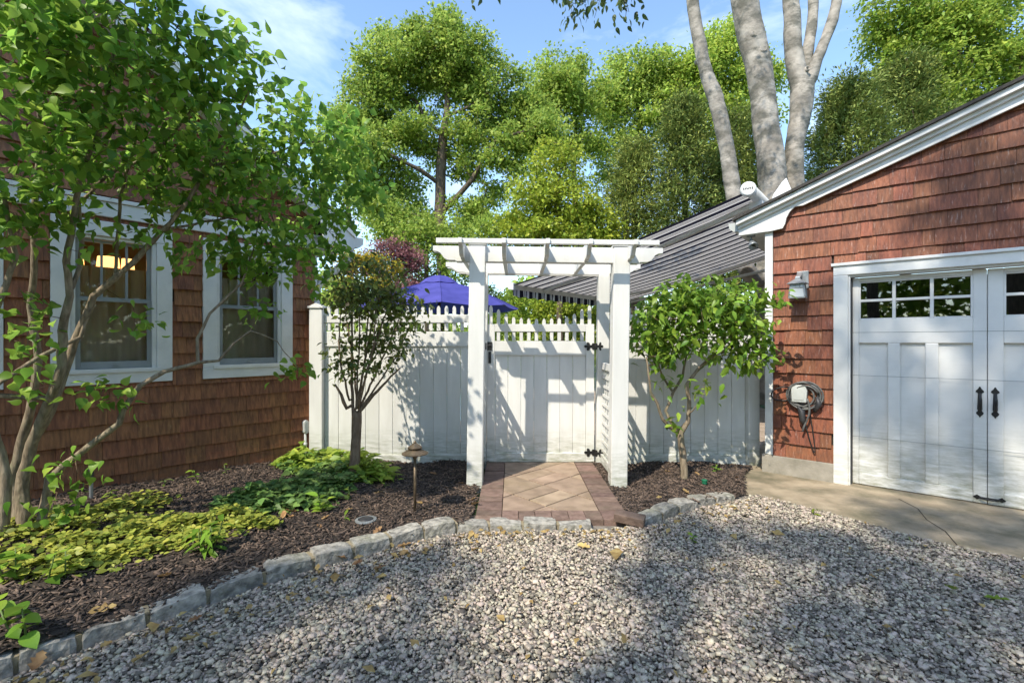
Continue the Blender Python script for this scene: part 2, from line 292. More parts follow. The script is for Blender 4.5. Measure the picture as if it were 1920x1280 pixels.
# the beds
KERB = [(-2.62, 1.44), (-2.42, 1.62), (-2.26, 1.79), (-2.10, 1.975), (-1.97, 2.12), (-1.80, 2.30), (-1.63, 2.495), (-1.43, 2.69), (-1.225, 2.87), (-1.03, 3.02), (-0.83, 3.17), (-0.63, 3.31), (-0.41, 3.41),
        (-0.17, 3.455), (0.08, 3.475), (0.34, 3.48), (0.60, 3.475)]
KERB2 = [(1.00, 3.56), (1.18, 3.68), (1.36, 3.82), (1.56, 3.94), (1.76, 4.04), (1.97, 4.13)]
bedL = KERB[:13] + [(-0.30, 3.46), (-0.30, 5.30), (-2.25, 5.36), (-3.9, 3.42), (-6, 0.95), (-6, 0.4), (-3.6, 0.5)]
bedR = [(0.92, 3.60)] + KERB2[1:] + [(2.12, 4.24), (2.36, 4.75), (2.62, 5.10), (2.45, 5.33), (0.9, 5.33)]
def bedz(x, y):
    x = np.asarray(x, float); y = np.asarray(y, float)
    z = np.where(x < 0, 0.035 + np.clip(-x - 1.2, 0, 3) * 0.052, 0.022)
    return z + 0.012 * np.sin(x * 5.1 + y * 3.3) + 0.009 * np.sin(x * 11 - y * 9)
def bed(poly, name, chips):
    xs = np.array([p[0] for p in poly]); ys = np.array([p[1] for p in poly]); st = 0.045
    gx, gy = np.meshgrid(np.arange(xs.min(), xs.max(), st), np.arange(ys.min(), ys.max(), st), indexing='ij')
    nx, ny = gx.shape; gz = bedz(gx, gy) + rng.normal(0, .004, gx.shape)
    V = np.stack([gx, gy, gz], -1).reshape(-1, 3)
    i, j = np.meshgrid(np.arange(nx - 1), np.arange(ny - 1), indexing='ij'); i = i.ravel(); j = j.ravel()
    ok = inside(poly, gx[i, j] + st / 2, gy[i, j] + st / 2); i = i[ok]; j = j[ok]
    F = np.stack([i * ny + j, (i + 1) * ny + j, (i + 1) * ny + j + 1, i * ny + j + 1], -1)
    o = link(name, np_mesh(name, V, F, mat['soil'])); tag(o, kind='structure')
    x = rng.uniform(max(xs.min(), -4.2), xs.max(), chips * 3); y = rng.uniform(max(ys.min(), 1.4), ys.max(), chips * 3)
    ok = inside(poly, x, y); x = x[ok][:chips]; y = y[ok][:chips]; n = len(x)
    P = np.stack([x, y, bedz(x, y) + rng.uniform(-.002, .014, n)], -1)
    T = (np.array([(-.5, -.5, -.5), (.5, -.5, -.5), (.4, .5, -.4), (-.5, .5, -.5), (-.4, -.5, .5), (.5, -.4, .4), (.4, .5, .5), (-.5, .4, .3)], float),
         np.array([(0, 2, 1), (0, 3, 2), (4, 5, 6), (4, 6, 7), (0, 1, 5), (0, 5, 4), (2, 3, 7), (2, 7, 6), (1, 2, 6), (1, 6, 5), (3, 0, 4), (3, 4, 7)]))
    a = rng.uniform(0, 6.283, n); D = np.stack([np.cos(a), np.sin(a), rng.normal(0, .28, n)], -1); U = np.stack([rng.normal(0, .35, n), rng.normal(0, .35, n), np.ones(n)], -1)
    X, Y, Z = frames(D, U); ln = rng.gamma(3.0, .009, n) + .010
    S = np.stack([rng.uniform(.004, .013, n), ln, rng.uniform(.002, .006, n)], -1)
    W, FF = scatter(T, P, X, Y, Z, S)
    o = link('bark_mulch', np_mesh('bark_mulch', W, FF, mat['mulch'], np.repeat(rng.uniform(0, 1, n), 12))); return o
tag(bed(bedL, 'planting_bed', 26000), 'dark shredded bark mulch in the long bed beside the brown house', 'mulch', kind='stuff')
tag(bed(bedR, 'planting_bed', 9000), 'sunlit brown bark mulch under the small tree by the garage', 'mulch', kind='stuff')
# gravel: crushed stone, every stone a small solid
drive = [(-4.4, 0.6), (-3.2, 1.0), (-2.62, 1.38)] + [(x + .03, y - .06) for x, y in KERB] + [(x + .04, y - .06) for x, y in KERB2] + [(2.16, 4.22), (2.34, 4.10), (2.50, 3.86), (2.70, 3.52), (2.90, 3.24), (3.16, 3.02), (3.55, 2.72), (4.7, 1.9), (4.7, 0.6)]
st = 0.0131
iv = np.array([(-.8, -.75, -.55), (.8, -.6, -.6), (.6, .8, -.5), (-.7, .7, -.6), (-.6, -.7, .55), (.7, -.5, .5), (.65, .6, .62), (-.75, .55, .5)], float)
if_ = np.array([(0, 2, 1), (0, 3, 2), (4, 5, 6), (4, 6, 7), (0, 1, 5), (0, 5, 4), (2, 3, 7), (2, 7, 6), (1, 2, 6), (1, 6, 5), (3, 0, 4), (3, 4, 7)])
gx, gy = np.meshgrid(np.arange(-3.6, 4.7, st), np.arange(1.15, 4.25, st), indexing='ij')
gx = (gx + rng.uniform(-.55, .55, gx.shape) * st).ravel(); gy = (gy + rng.uniform(-.55, .55, gy.shape) * st).ravel()
ok = inside(drive, gx, gy) & (np.abs(gx) < gy * 1.25 + .55); gx = gx[ok]; gy = gy[ok]; n = len(gx)
P = np.stack([gx, gy, rng.uniform(-.006, .016, n) + .006 * np.sin(gx * 4 + 1) * np.sin(gy * 5)], -1)
a = rng.uniform(0, 6.283, n); D = np.stack([np.cos(a), np.sin(a), rng.normal(0, .22, n)], -1); U = np.stack([rng.normal(0, .33, n), rng.normal(0, .33, n), np.ones(n)], -1)
X, Y, Z = frames(D, U); s = np.clip(rng.gamma(4.0, .0019, n) + .0038, 0, .020)
S = np.stack([s * rng.uniform(.6, .95, n), s * rng.uniform(.9, 1.35, n), s * rng.uniform(.38, .7, n)], -1)
W, FF = scatter((iv, if_), P, X, Y, Z, S); W = W + rng.normal(0, .0017, W.shape)
g = link('gravel', np_mesh('gravel', W, FF, mat['stone'], np.repeat(rng.beta(2.0, 1.6, n), 12)))
tag(g, 'pale crushed stone covering the driveway in the foreground', 'gravel', kind='stuff')
# kerb: granite setts with mortar between them
def rough_block(seed, nx=7, ny=4, nz=4):
    r = np.random.default_rng(seed); b = {}; V = []; F = []
    def vid(i, j, k):
        if (i, j, k) not in b:
            x, y, z = i / nx - .5, j / ny - .5, k / nz - .5
            ex = sum(abs(q) > .49 for q in (x, y, z)); sh = (1.0, 1.0, .97, .92)[ex]
            b[(i, j, k)] = len(V); V.append((x * (sh if abs(x) > .49 else 1) + r.normal(0, .004), y * sh + r.normal(0, .010), z * sh + r.normal(0, .011) + .05 * math.sin(3.1 * x + seed) * (z > 0)))
        return b[(i, j, k)]
    for i in range(nx):
        for j in range(ny):
            F.append((vid(i, j, 0), vid(i, j + 1, 0), vid(i + 1, j + 1, 0), vid(i + 1, j, 0))); F.append((vid(i, j, nz), vid(i + 1, j, nz), vid(i + 1, j + 1, nz), vid(i, j + 1, nz)))
        for k in range(nz):
            F.append((vid(i, 0, k), vid(i + 1, 0, k), vid(i + 1, 0, k + 1), vid(i, 0, k + 1))); F.append((vid(i, ny, k), vid(i, ny, k + 1), vid(i + 1, ny, k + 1), vid(i + 1, ny, k)))
    for j in range(ny):
        for k in range(nz):
            F.append((vid(0, j, k), vid(0, j, k + 1), vid(0, j + 1, k + 1), vid(0, j + 1, k))); F.append((vid(nx, j, k), vid(nx, j + 1, k), vid(nx, j + 1, k + 1), vid(nx, j, k + 1)))
    bb = B(); bb.add(V, F); return bb.mesh('stone', mat['granite'])
blocks = [rough_block(s) for s in range(5)]
mort = B().box(-.5, .5, -.5, .5, -.5, .5).mesh('mortar_joint', mat['mortar'])
def kerb_run(pts, name):
    root = empty(name, (0, 0, 0), kind='structure')
    for i in range(len(pts) - 1):
        a, b = Vector(pts[i]), Vector(pts[i + 1]); d = b - a; c = (a + b) / 2; n = Vector((-d.y, d.x)).normalized()
        flat = c.y > 3.40 and c.x < .9; h = 0.16 if not flat else 0.11; top = (0.070 if not flat else 0.036) - (0.026 if c.x > .9 else 0)
        c = c + n * 0.05
        o = link('stone', blocks[i % 5], root)
        o.matrix_local = Matrix.Translation((c.x, c.y, top - h / 2)) @ Matrix.Rotation(math.atan2(d.y, d.x) + random.uniform(-.03, .03), 4, 'Z') @ Matrix.Rotation(random.uniform(-.03, .03), 4, 'X') @ Matrix.Diagonal((d.length - .012, .140 + random.uniform(-.008, .012), h + random.uniform(-.01, .015), 1))
        if i < len(pts) - 2:
            o = link('mortar_joint', mort, root); p = b + n * .05
            o.matrix_local = Matrix.Translation((p.x, p.y, top - .018 - .05)) @ Matrix.Rotation(math.atan2(d.y, d.x) + random.uniform(-.1, .1), 4, 'Z') @ Matrix.Diagonal((.024, .118, .118, 1))
    return root
kerb_run(KERB, 'kerb'); kerb_run(KERB2, 'kerb')
# walkway: brick border, diagonal pavers
path = empty('path', (0, 0, 0), kind='structure')
PX0, PX1, PY0, PY1 = -0.285, 0.905, 3.545, 5.30
sheetb = B(); sheetb.add([(PX0 + .01, PY0 + .01, .008), (PX1 - .01, PY0 + .01, .008), (PX1 - .01, PY1, .008), (PX0 + .01, PY1, .008)], [(0, 1, 2, 3)]); sheetb.obj('bedding_sand', mat['soil'], path)
ub = B().box(-.5, .5, -.5, .5, -.5, .5); ubm = ub.mesh('brick', mat['brick'])
def brick(x0, x1, y0, y1, top=0.034):
    g = .0025; o = link('brick', ubm, path); o.location = ((x0 + x1) / 2, (y0 + y1) / 2, top - .03 + random.uniform(-.003, .003)); o.scale = (x1 - x0 - 2 * g, y1 - y0 - 2 * g, .06)
    o.rotation_euler = (random.uniform(-.008, .008), random.uniform(-.008, .008), random.uniform(-.006, .006)); bevel(o, .004, 1)
y = PY0
BW = .205
while y < PY1 - .02:
    h = .115 if y > PY0 + .2 else .10
    brick(PX0, PX0 + BW, y, min(y + h, PY1)); brick(PX1 - BW, PX1, y, min(y + h, PY1)); y += h
x = PX0 + BW; nb = 6; wv = (PX1 - PX0 - 2 * BW) / nb
for i in range(nb): brick(PX0 + BW + i * wv, PX0 + BW + (i + 1) * wv, PY0, PY0 + .20)
def clip_poly(poly, nrm, d):
    out = []
    for i in range(len(poly)):
        p, q = poly[i], poly[(i + 1) % len(poly)]; sp = p[0] * nrm[0] + p[1] * nrm[1] - d; sq = q[0] * nrm[0] + q[1] * nrm[1] - d
        if sp <= 0: out.append(p)
        if sp * sq < 0: t = sp / (sp - sq); out.append((p[0] + (q[0] - p[0]) * t, p[1] + (q[1] - p[1]) * t))
    return out
def area2(p): return abs(sum(p[i][0] * p[(i + 1) % len(p)][1] - p[(i + 1) % len(p)][0] * p[i][1] for i in range(len(p)))) / 2
ix0, ix1, iy0, iy1 = PX0 + BW, PX1 - BW, PY0 + .20, PY1
SQ = .40; ca, sa = math.cos(R(43)), math.sin(R(43))
for i in range(-6, 7):
    for j in range(-6, 7):
        subs = [(0, 0, 1, 1)] if (i + 2 * j) % 3 else [(0, 0, 1, .5), (0, .5, 1, 1)]
        for (u0, v0, u1, v1) in subs:
            g = .0055; q = [((i + u0) * SQ + g, (j + v0) * SQ + g), ((i + u1) * SQ - g, (j + v0) * SQ + g), ((i + u1) * SQ - g, (j + v1) * SQ - g), ((i + u0) * SQ + g, (j + v1) * SQ - g)]
            q = [(.30 + a * ca - b * sa, 4.42 + a * sa + b * ca) for a, b in q]
            for nrm, d in (((1, 0), ix1 - .003), ((-1, 0), -ix0 - .003), ((0, 1), iy1), ((0, -1), -iy0 - .003)):
                q = clip_poly(q, nrm, d)
                if len(q) < 3: break
            if len(q) >= 3 and area2(q) > .0015:
                z = .033 + random.uniform(-.002, .002); o = B().prism(q, 'z', z - .05, z).obj('paver', mat['paver'], path, bev=.004)
# ------------------------------------------------------------------ shingled walls
def wedge(name, m, seed):
    r = random.Random(seed); j = lambda a: r.uniform(-a, a)
    v = [(-.5, 0, 0), (.5, 0, 0), (.5, 0, 1), (-.5, 0, 1), (-.5, -.027, 0 + j(.012)), (.5, -.027, 0 + j(.012)), (.5, -.005, 1), (-.5, -.005, 1), (0, -.0285 + j(.002), j(.01)), (0, -.0055, 1)]
    f = [(0, 3, 2, 1), (4, 8, 9, 7), (8, 5, 6, 9), (0, 1, 5, 8, 4), (3, 7, 9, 6, 2), (0, 4, 7, 3), (1, 2, 6, 5)]
    return B().add(v, f).mesh(name, m)
def clip_xz(poly, lines):
    for nrm, d in lines:
        poly = clip_poly(poly, nrm, d)
        if len(poly) < 3: return None
    return poly
def shingle_wall(root, x0, x1, z0, zt, expo, holes, m, rake=None, seed=1, limit=300, slide=0.0):
    """rows of shingles on local plane y=0; holes (x0,x1,z0,z1); rake: list of half planes in (x,z)"""
    r = random.Random(seed); meshes = [wedge('shingle', m, seed * 10 + k) for k in range(5)]; cnt = 0; rest = B(); row = 0; z = z0
    items = []
    while z < zt:
        x = x0 - r.uniform(0, .15); hs = [h for h in holes if h[2] < z + expo and h[3] > z]
        while x < x1:
            w = r.choice([.09, .12, .14, .16, .18, .20, .23, .26, .29]) * r.uniform(.92, 1.08)
            cut = sorted({max(x, x0), min(x + w, x1)} | {e for h in hs for e in h[:2] if max(x, x0) < e < min(x + w, x1)})
            for s0, s1 in zip(cut[:-1], cut[1:]):
                if s1 - s0 < .02: continue
                za, zb = z + r.uniform(-.003, .003), z + expo + .03
                for h in hs:
                    if h[0] < (s0 + s1) / 2 < h[1]:
                        if h[2] <= za + .02 and h[3] >= z + expo: zb = za
                        elif h[3] < z + expo: za = h[3] - .01
                        else: zb = min(zb, h[2] + .01)
                if zb - za > .03: items.append((s0 + .0011, s1 - .0011, za, zb - za))
            x += w
        z += expo
    for (s0, s1, zz, top) in items:
        q = [(s0, zz), (s1, zz), (s1, zz + top), (s0, zz + top)]
        c = clip_xz(q, rake) if rake else q
        if c is None or area2(c) < .0006: continue
        tilt = r.uniform(-.004, .004)
        if area2(c) > area2(q) * .999:
            o = link('shingle', r.choice(meshes), root); o.location = ((s0 + s1) / 2, r.uniform(-.003, 0) - .001, zz); o.scale = (s1 - s0, r.uniform(.85, 1.2), top); o.rotation_euler = (0, tilt, 0)
        else:
            n = len(c); fy = lambda zv: -.027 + .022 * (zv - zz) / top - .001
            v = [(p[0], -.001, p[1]) for p in c] + [(p[0], fy(p[1]), p[1]) for p in c]
            f = [tuple(range(n)), tuple(range(2 * n - 1, n - 1, -1))] + [(i, i + n, (i + 1) % n + n, (i + 1) % n) for i in range(n)]
            B().add(v, f).obj('shingle', m, root)
        cnt += 1
    return cnt
# ------------------------------------------------------------------ the house on the left
HR = R(49.7)
house = empty('house', (-2.26, 5.35, 0), HR, 'brown cedar shingled house with white trimmed windows behind the lilac tree', 'house')
EX, EZ, HS = .36, 2.62, .70                                 # eave end, its height, roof pitch (rise per run)
rz = lambda x: EZ - .05 + HS * (EX - x)                        # underside of the roof over x
RID = -3.6
WINS = [(-3.26, -2.42, 1.03, 2.40), (-2.17, -1.37, 1.03, 2.40), (-1.125, -.272, 1.03, 2.385)]
b = B()                                                        # wall with real openings
xs = sorted({-7.2, 0.0} | {v for w in WINS for v in (w[0] + .11, w[1] - .11)})
for i in range(len(xs) - 1):
    xm = (xs[i] + xs[i + 1]) / 2; op = next((w for w in WINS if w[0] < xm < w[1]), None)
    if op: b.box(xs[i], xs[i + 1], .002, .12, -.1, op[2] + .10); b.box(xs[i], xs[i + 1], .002, .12, op[3] - .12, 2.5)
    else: b.box(xs[i], xs[i + 1], .002, .12, -.1, 2.5)
b.prism([(-7.2, 2.5), (0, 2.5), (0, rz(0)), (RID, rz(RID)), (-7.2, rz(0))], 'y', .002, .12)
b.box(-.12, 0, .125, 7, -.1, 2.6); b.box(-7.2, -7.08, .125, 7, -.1, 2.6); b.box(-7.2, 0, 6.9, 7, -.1, 2.6)
b.obj('wall', mat['sheathing'], house)
B().box(-7.2, .004, -.006, .001, -.1, .13).obj('foundation', mat['cement'], house)
B().box(-7.0, -.15, 1.7, 1.75, 0, 2.7).obj('room_partition', mat['interior'], house)
B().box(-7.0, -.15, .13, 1.69, .02, .05).obj('room_floor', mat['interior'], house)
B().box(-7.0, -.15, .13, 1.69, 2.62, 2.65).obj('room_ceiling', mat['paint'], house)
nsh = shingle_wall(house, -3.35, -.012, .10, 4.35, .148, WINS + [(-8, 1, 2.455, 2.575)], mat['shingle_brown'], [((HS, 1), rz(0) - .01)], 3)
B().box(-7.2, .02, -.045, .001, 2.44, 2.565).obj('frieze_board', mat['paint'], house, bev=.004)
B().box(-7.2, .03, -.06, -.046, 2.566, 2.60).obj('drip_cap', mat['paint'], house, bev=.003)
B().box(-.012, .016, -.016, .14, .10, 2.44).obj('corner_board', mat['paint'], house, bev=.003)
for w in WINS:
    x0, x1, z0, z1 = w; win = empty('window', (0, 0, 0)); win.parent = house
    B().box(x0, x1, -.040, .03, z1 - .125, z1).obj('top_trim', mat['paint'], win, bev=.004)
    B().box(x0, x1, -.040, .03, z0, z0 + .105).obj('bottom_trim', mat['paint'], win, bev=.004)
    for s0, s1 in ((x0, x0 + .115), (x1 - .115, x1)): B().box(s0, s1, -.038, .03, z0 + .106, z1 - .126).obj('side_trim', mat['paint'], win, bev=.004)
    a0, a1, c0, c1 = x0 + .116, x1 - .116, z0 + .106, z1 - .126
    fr = B()
    fr.box(a0, a0 + .03, -.02, .06, c0, c1); fr.box(a1 - .03, a1, -.02, .06, c0, c1); fr.box(a0 + .031, a1 - .031, -.02, .06, c1 - .025, c1); fr.box(a0 - .03, a1 + .03, -.052, .06, c0 - .012, c0 + .022)
    fr.obj('frame', mat['paint'], win, bev=.003)
    a0 += .032; a1 -= .032; c0 += .024; c1 -= .027; mid = (c0 + c1) / 2 + .03
    for (q0, q1, yy) in ((mid, c1, .02), (c0, mid + .02, .004)):
        s = B(); t = .032
        s.box(a0, a0 + t, yy, yy + .02, q0, q1); s.box(a1 - t, a1, yy, yy + .02, q0, q1); s.box(a0 + t, a1 - t, yy + .001, yy + .019, q1 - t * .8, q1); s.box(a0 + t, a1 - t, yy + .001, yy + .019, q0, q0 + (t if q0 > c0 else .06))
        s.obj('sash', mat['greysash'], win, bev=.002)
        B().box(a0 + t, a1 - t, yy + .008, yy + .012, q0 + t, q1 - t * .7).obj('pane', mat['glass'], win)
    for fx in (.33, .66): B().box(a0 + (a1 - a0) * fx - .009, a0 + (a1 - a0) * fx + .009, .022, .027, mid + .02, c1 - .02).obj('muntin', mat['greysash'], win)
    B().box((a0 + a1) / 2 - .02, (a0 + a1) / 2 + .02, -.006, .003, c0 + .018, c0 + .03).obj('sash_lift', mat['greymetal'], win)
# roof
def slab(b, p, t):  # quad p (4 pts), thickness t downward
    v = [Vector(q) for q in p]; b.add([q for q in v] + [q - Vector((0, 0, t)) for q in v], [(0, 1, 2, 3), (7, 6, 5, 4), (0, 4, 5, 1), (1, 5, 6, 2), (2, 6, 7, 3), (3, 7, 4, 0)])
b = B(); ov = .26; rtop = lambda x: EZ + .07 + HS * (EX - x)
slab(b, [(EX + .03, -ov, rtop(EX + .03)), (EX + .03, 7.2, rtop(EX + .03)), (RID, 7.2, rtop(RID)), (RID, -ov, rtop(RID))], .04)
slab(b, [(RID, -ov, rtop(RID)), (RID, 7.2, rtop(RID)), (2 * RID - EX, 7.2, rtop(EX)), (2 * RID - EX, -ov, rtop(EX))], .04)
b.obj('roof', mat['asphalt_roof'], house)
B().prism([(EX, rtop(EX) - .045), (EX, rtop(EX) - .22), (EX - .37, rtop(EX) - .22), (EX - .42, rtop(EX - .42) - .22), (RID, rtop(RID) - .22), (RID, rtop(RID) - .045)], 'y', -ov + .02, -ov + .045).obj('rake_board', mat['paint'], house, bev=.003)
B().prism([(EX, rtop(EX) - .043), (EX, rtop(EX) - .09), (RID, rtop(RID) - .09), (RID, rtop(RID) - .043)], 'y', -ov + .001, -ov + .019).obj('rake_crown', mat['paint'], house)
b = B(); b.add([(EX - .002, -ov + .046, 2.475), (EX - .002, 7.1, 2.475), (.02, 7.1, 2.475), (.02, -ov + .046, 2.475)], [(0, 1, 2, 3)])
b.add([(EX - .4, -ov + .046, rtop(EX - .4) - .20), (RID, -ov + .046, rtop(RID) - .20), (RID, .0, rtop(RID) - .20), (EX - .4, .0, rtop(EX - .4) - .20)], [(0, 1, 2, 3)]); b.obj('soffit', mat['paint'], house)
gut = B().prism([(EX + .004, 2.50), (EX + .07, 2.50), (EX + .125, 2.545), (EX + .13, 2.62), (EX + .118, 2.62), (EX + .112, 2.55), (EX + .066, 2.512), (EX + .016, 2.512), (EX + .016, 2.62), (EX + .004, 2.62)], 'y', -ov + .05, 7.0).obj('gutter', mat['paint'], house)
B().prism([(EX + .004, 2.50), (EX + .07, 2.50), (EX + .125, 2.545), (EX + .13, 2.62), (EX + .004, 2.62)], 'y', -ov + .044, -ov + .0495).obj('gutter_end_cap', mat['paint'], gut)
def bez(pts, n=16):
    pts = [Vector(p) for p in pts]; out = []
    for i in range(n + 1):
        t = i / n; q = pts[:]
        while len(q) > 1: q = [q[k].lerp(q[k + 1], t) for k in range(len(q) - 1)]
        out.append(q[0])
    return out
pth = bez([(EX + .07, -.02, 2.50), (EX + .07, -.02, 2.36), (EX - .0, .02, 2.28), (.22, .08, 2.20)], 9) + bez([(.16, .10, 2.13), (.07, .12, 2.05), (.075, .12, 1.96), (.075, .12, 1.85)], 8) + [Vector((.075, .12, .15))]
B().tube(pth, .042, 10).obj('downspout', mat['paint'], house, smooth=True)
# things on and behind the house wall
def house_pt(x, y, z): return Vector((-2.26 + x * math.cos(HR) - y * math.sin(HR), 5.35 + x * math.sin(HR) + y * math.cos(HR), z))
def curtain(x0, x1, label):
    V = []; F = []; n = 40
    for i in range(n + 1):
        t = i / n; x = x0 + (x1 - x0) * t; yy = .085 + .018 * math.sin(t * 31) + .01 * math.sin(t * 13 + 1)
        V += [(x, yy, 1.10), (x, yy * .6 + .036, 2.02), (x, .09, 2.03), (x, yy + .008, 1.10)]
    for i in range(n): F += [(4 * i, 4 * i + 4, 4 * i + 5, 4 * i + 1), (4 * i + 1, 4 * i + 5, 4 * i + 6, 4 * i + 2), (4 * i + 2, 4 * i + 6, 4 * i + 7, 4 * i + 3)]
    o = B().add(V, F).obj('curtain', mat['curtain'], smooth=True); o.location = house.location; o.rotation_euler = (0, 0, HR); tag(o, label, 'curtain', 'curtains behind the house windows')
curtain(-2.08, -1.45, 'dim sheer cafe curtain behind the glass of the window nearest the lilac trunk')
curtain(-1.03, -.36, 'dim sheer cafe curtain behind the glass of the window closest to the fence')
curtain(-3.2, -2.5, 'dim sheer curtain behind the window cut by the picture edge')
lp = empty('table_lamp', house_pt(-1.72, .75, 1.55), 0, 'warm glowing lamp seen through the upper sash behind lilac branches', 'lamp')
for k, (dx, w_) in enumerate(((-.22, .075), (.02, .10), (.17, .06))):
    o = B().lathe([(w_ * .8, .66), (w_, .44)], 16).obj('lamp_shade', emit_mat('lamp_glow', (1.0, .50, .16), 1.6), lp, smooth=True); o.location = (dx * math.cos(HR), dx * math.sin(HR), 0)
B().tube([(-.2, -.24, .42), (.16, .2, .42)], .012, 8).obj('arm', mat['bronze'], lp); B().tube([(0, 0, -.1), (0, 0, .42)], .014, 8).obj('stem', mat['bronze'], lp)
B().lathe([(.16, -.14), (.16, -.11), (.02, -.10)], 20).obj('base', mat['bronze'], lp)
cb = empty('conduit_box', house_pt(-.13, -.035, .02), HR, 'pale grey electrical box on a short conduit at the house corner', 'electrical box')
B().tube([(0, 0, 0), (0, 0, .34)], .014, 10).obj('conduit', mat['greyplastic'], cb, smooth=True); B().tube([(0, 0, .20), (0, 0, .235)], .021, 12).obj('coupling', mat['greyplastic'], cb, smooth=True)
B().prism([(.03 * math.cos(a) * .95, .415 + (.03 * math.sin(a) + (.045 if math.sin(a) > 0 else -.045))) for a in [k * math.pi / 8 for k in range(16)]], 'y', -.03, .025).obj('box', mat['greyplastic'], cb, bev=.004)
B().prism([(.022 * math.cos(a), .415 + (.022 * math.sin(a) + (.035 if math.sin(a) > 0 else -.035))) for a in [k * math.pi / 8 for k in range(16)]], 'y', -.036, -.0305).obj('cover', mat['greyplastic'], cb, bev=.002)
# ------------------------------------------------------------------ the garage on the right
GR = R(-40.3); GO = (2.734, 4.98, 0.0)
def gar_pt(x, y, z): return Vector((GO[0] + x * math.cos(GR) - y * math.sin(GR), GO[1] + x * math.sin(GR) + y * math.cos(GR), z))
gar = empty('garage', GO, GR, 'red shingled garage with a white panelled door and low gable', 'garage')
GE, GZ, GS, GRID = -.27, 2.735, .355, 2.75
gt = lambda x: GZ + GS * (x - GE)                                # top of the roof
DX0, DX1, DZ = .70, 2.64, 2.04
b = B(); b.box(0.002, DX0, .002, .12, .14, 2.4); b.box(DX1, 5.6, .002, .12, .14, 2.4); b.box(DX0, DX1, .002, .12, DZ, 2.4)
b.prism([(0.002, 2.4), (5.6, 2.4), (5.6, gt(GE) + .02), (GRID, gt(GRID) - .12), (0.002, gt(0) - .12)], 'y', .002, .12)
b.box(0.002, .12, .125, 6.5, .0, 2.6); b.box(5.48, 5.6, .125, 6.5, .0, 2.6); b.box(0.002, 5.6, 6.4, 6.5, 0, 2.6); b.obj('wall', mat['sheathing'], gar)
B().box(-.05, DX0 - .115, -.045, .11, -.05, .19).obj('foundation', mat['cement'], gar, bev=.006)
shingle_wall(gar, .055, 2.7, .19, 4.0, .1465, [(.585, 3.0, -.1, 2.15)], mat['shingle_red'], [((-GS, 1), gt(0) - .13)], 5)
B().box(-.022, .052, -.034, .0, .195, 2.56).obj('corner_board', mat['paint'], gar, bev=.004)
B().box(-.021, .001, .001, .09, .195, 2.56).obj('corner_board_return', mat['paint'], gar)
fr = empty('door_frame', (0, 0, 0)); fr.parent = gar
B().box(.583, .70, -.045, .02, .0, 2.03).obj('side_casing', mat['paint'], fr, bev=.004); B().box(DX1, DX1 + .12, -.045, .02, .0, 2.03).obj('side_casing', mat['paint'], fr, bev=.004)
B().box(.583, DX1 + .12, -.047, .02, 2.031, 2.122).obj('head_casing', mat['paint'], fr, bev=.004); B().box(.565, DX1 + .14, -.065, .02, 2.123, 2.15).obj('drip_cap', mat['paint'], fr, bev=.003)
B().box(.701, .716, -.03, .105, .0, 2.03).obj('jamb', mat['paint'], fr); B().box(DX1 - .016, DX1 - .001, -.03, .105, 0, 2.03).obj('jamb', mat['paint'], fr); B().box(.717, DX1 - .017, -.02, .105, 2.012, 2.03).obj('head_jamb', mat['paint'], fr)
B().box(.7165, .728, .02, .045, 0, 2.0).obj('weather_strip', mat['darkplastic'], fr)
dr = empty('garage_door', (0, 0, 0)); dr.parent = gar
DY = .055                                                      # face of the stiles
def leaf(x0, x1):
    s = B(); w0, w1 = x0 + .05, x1 - .085 if x0 < 1 else x1 - .05
    if x0 > 1: w0 = x0 + .095
    cols = [w0 + (w1 - w0) * k / 3 for k in range(4)]
    # stiles and rails (windows z 1.60..1.965, panels z .115..1.375)
    s.box(x0, w0, DY, DY + .04, .012, 2.005); s.box(w1, x1, DY, DY + .04, .012, 2.005)
    s.box(w0, w1, DY, DY + .04, 1.965, 2.005); s.box(w0, w1, DY, DY + .04, 1.375, 1.60); s.box(w0, w1, DY, DY + .04, .012, .115)
    for k in (1, 2): s.box(cols[k] - .045, cols[k] + .045, DY, DY + .04, .115, 1.375)
    s.obj('stile', mat['doorpaint'], dr, bev=.006)
    for k in range(3):
        a, c = cols[k] + (.042 if k else 0), cols[k + 1] - (.042 if k < 2 else 0)
        B().box(a, c, DY + .030, DY + .038, .115, 1.375).obj('panel', mat['doorpaint'], dr)
        f = B()
        for (q0, q1) in ((1.60, 1.772), (1.792, 1.965)):
            B().box(cols[k] + .012, cols[k + 1] - .012, DY + .022, DY + .026, q0 + .008, q1 - .008).obj('pane', mat['darkglass'], dr)
    for k in range(4): 
        h = .013 if k in (1, 2) else .014
        B().box(cols[k] - (h if k else 0), cols[k] + (h if k < 3 else 0), DY + .004, DY + .034, 1.601, 1.964).obj('muntin', mat['doorpaint'], dr, bev=.003)
    for q in (1.60, 1.782, 1.965): 
        for k in range(3): B().box(cols[k] + .0135, cols[k + 1] - .0135, DY + .006, DY + .032, q - (.012 if q > 1.7 else -.001), q + (.012 if q < 1.9 else -.001)).obj('muntin', mat['doorpaint'], dr, bev=.003)
leaf(.728, 1.652); leaf(1.656, DX1 - .02)
for zz in (.47, 1.06, 1.475): B().box(.73, DX1 - .022, DY - .0012, DY - .0004, zz, zz + .004).obj('section_joint', mat['greysash'], dr)
B().box(.72, DX1 - .02, DY + .041, DY + .05, .01, 1.59).obj('backing', mat['sheathing'], dr)
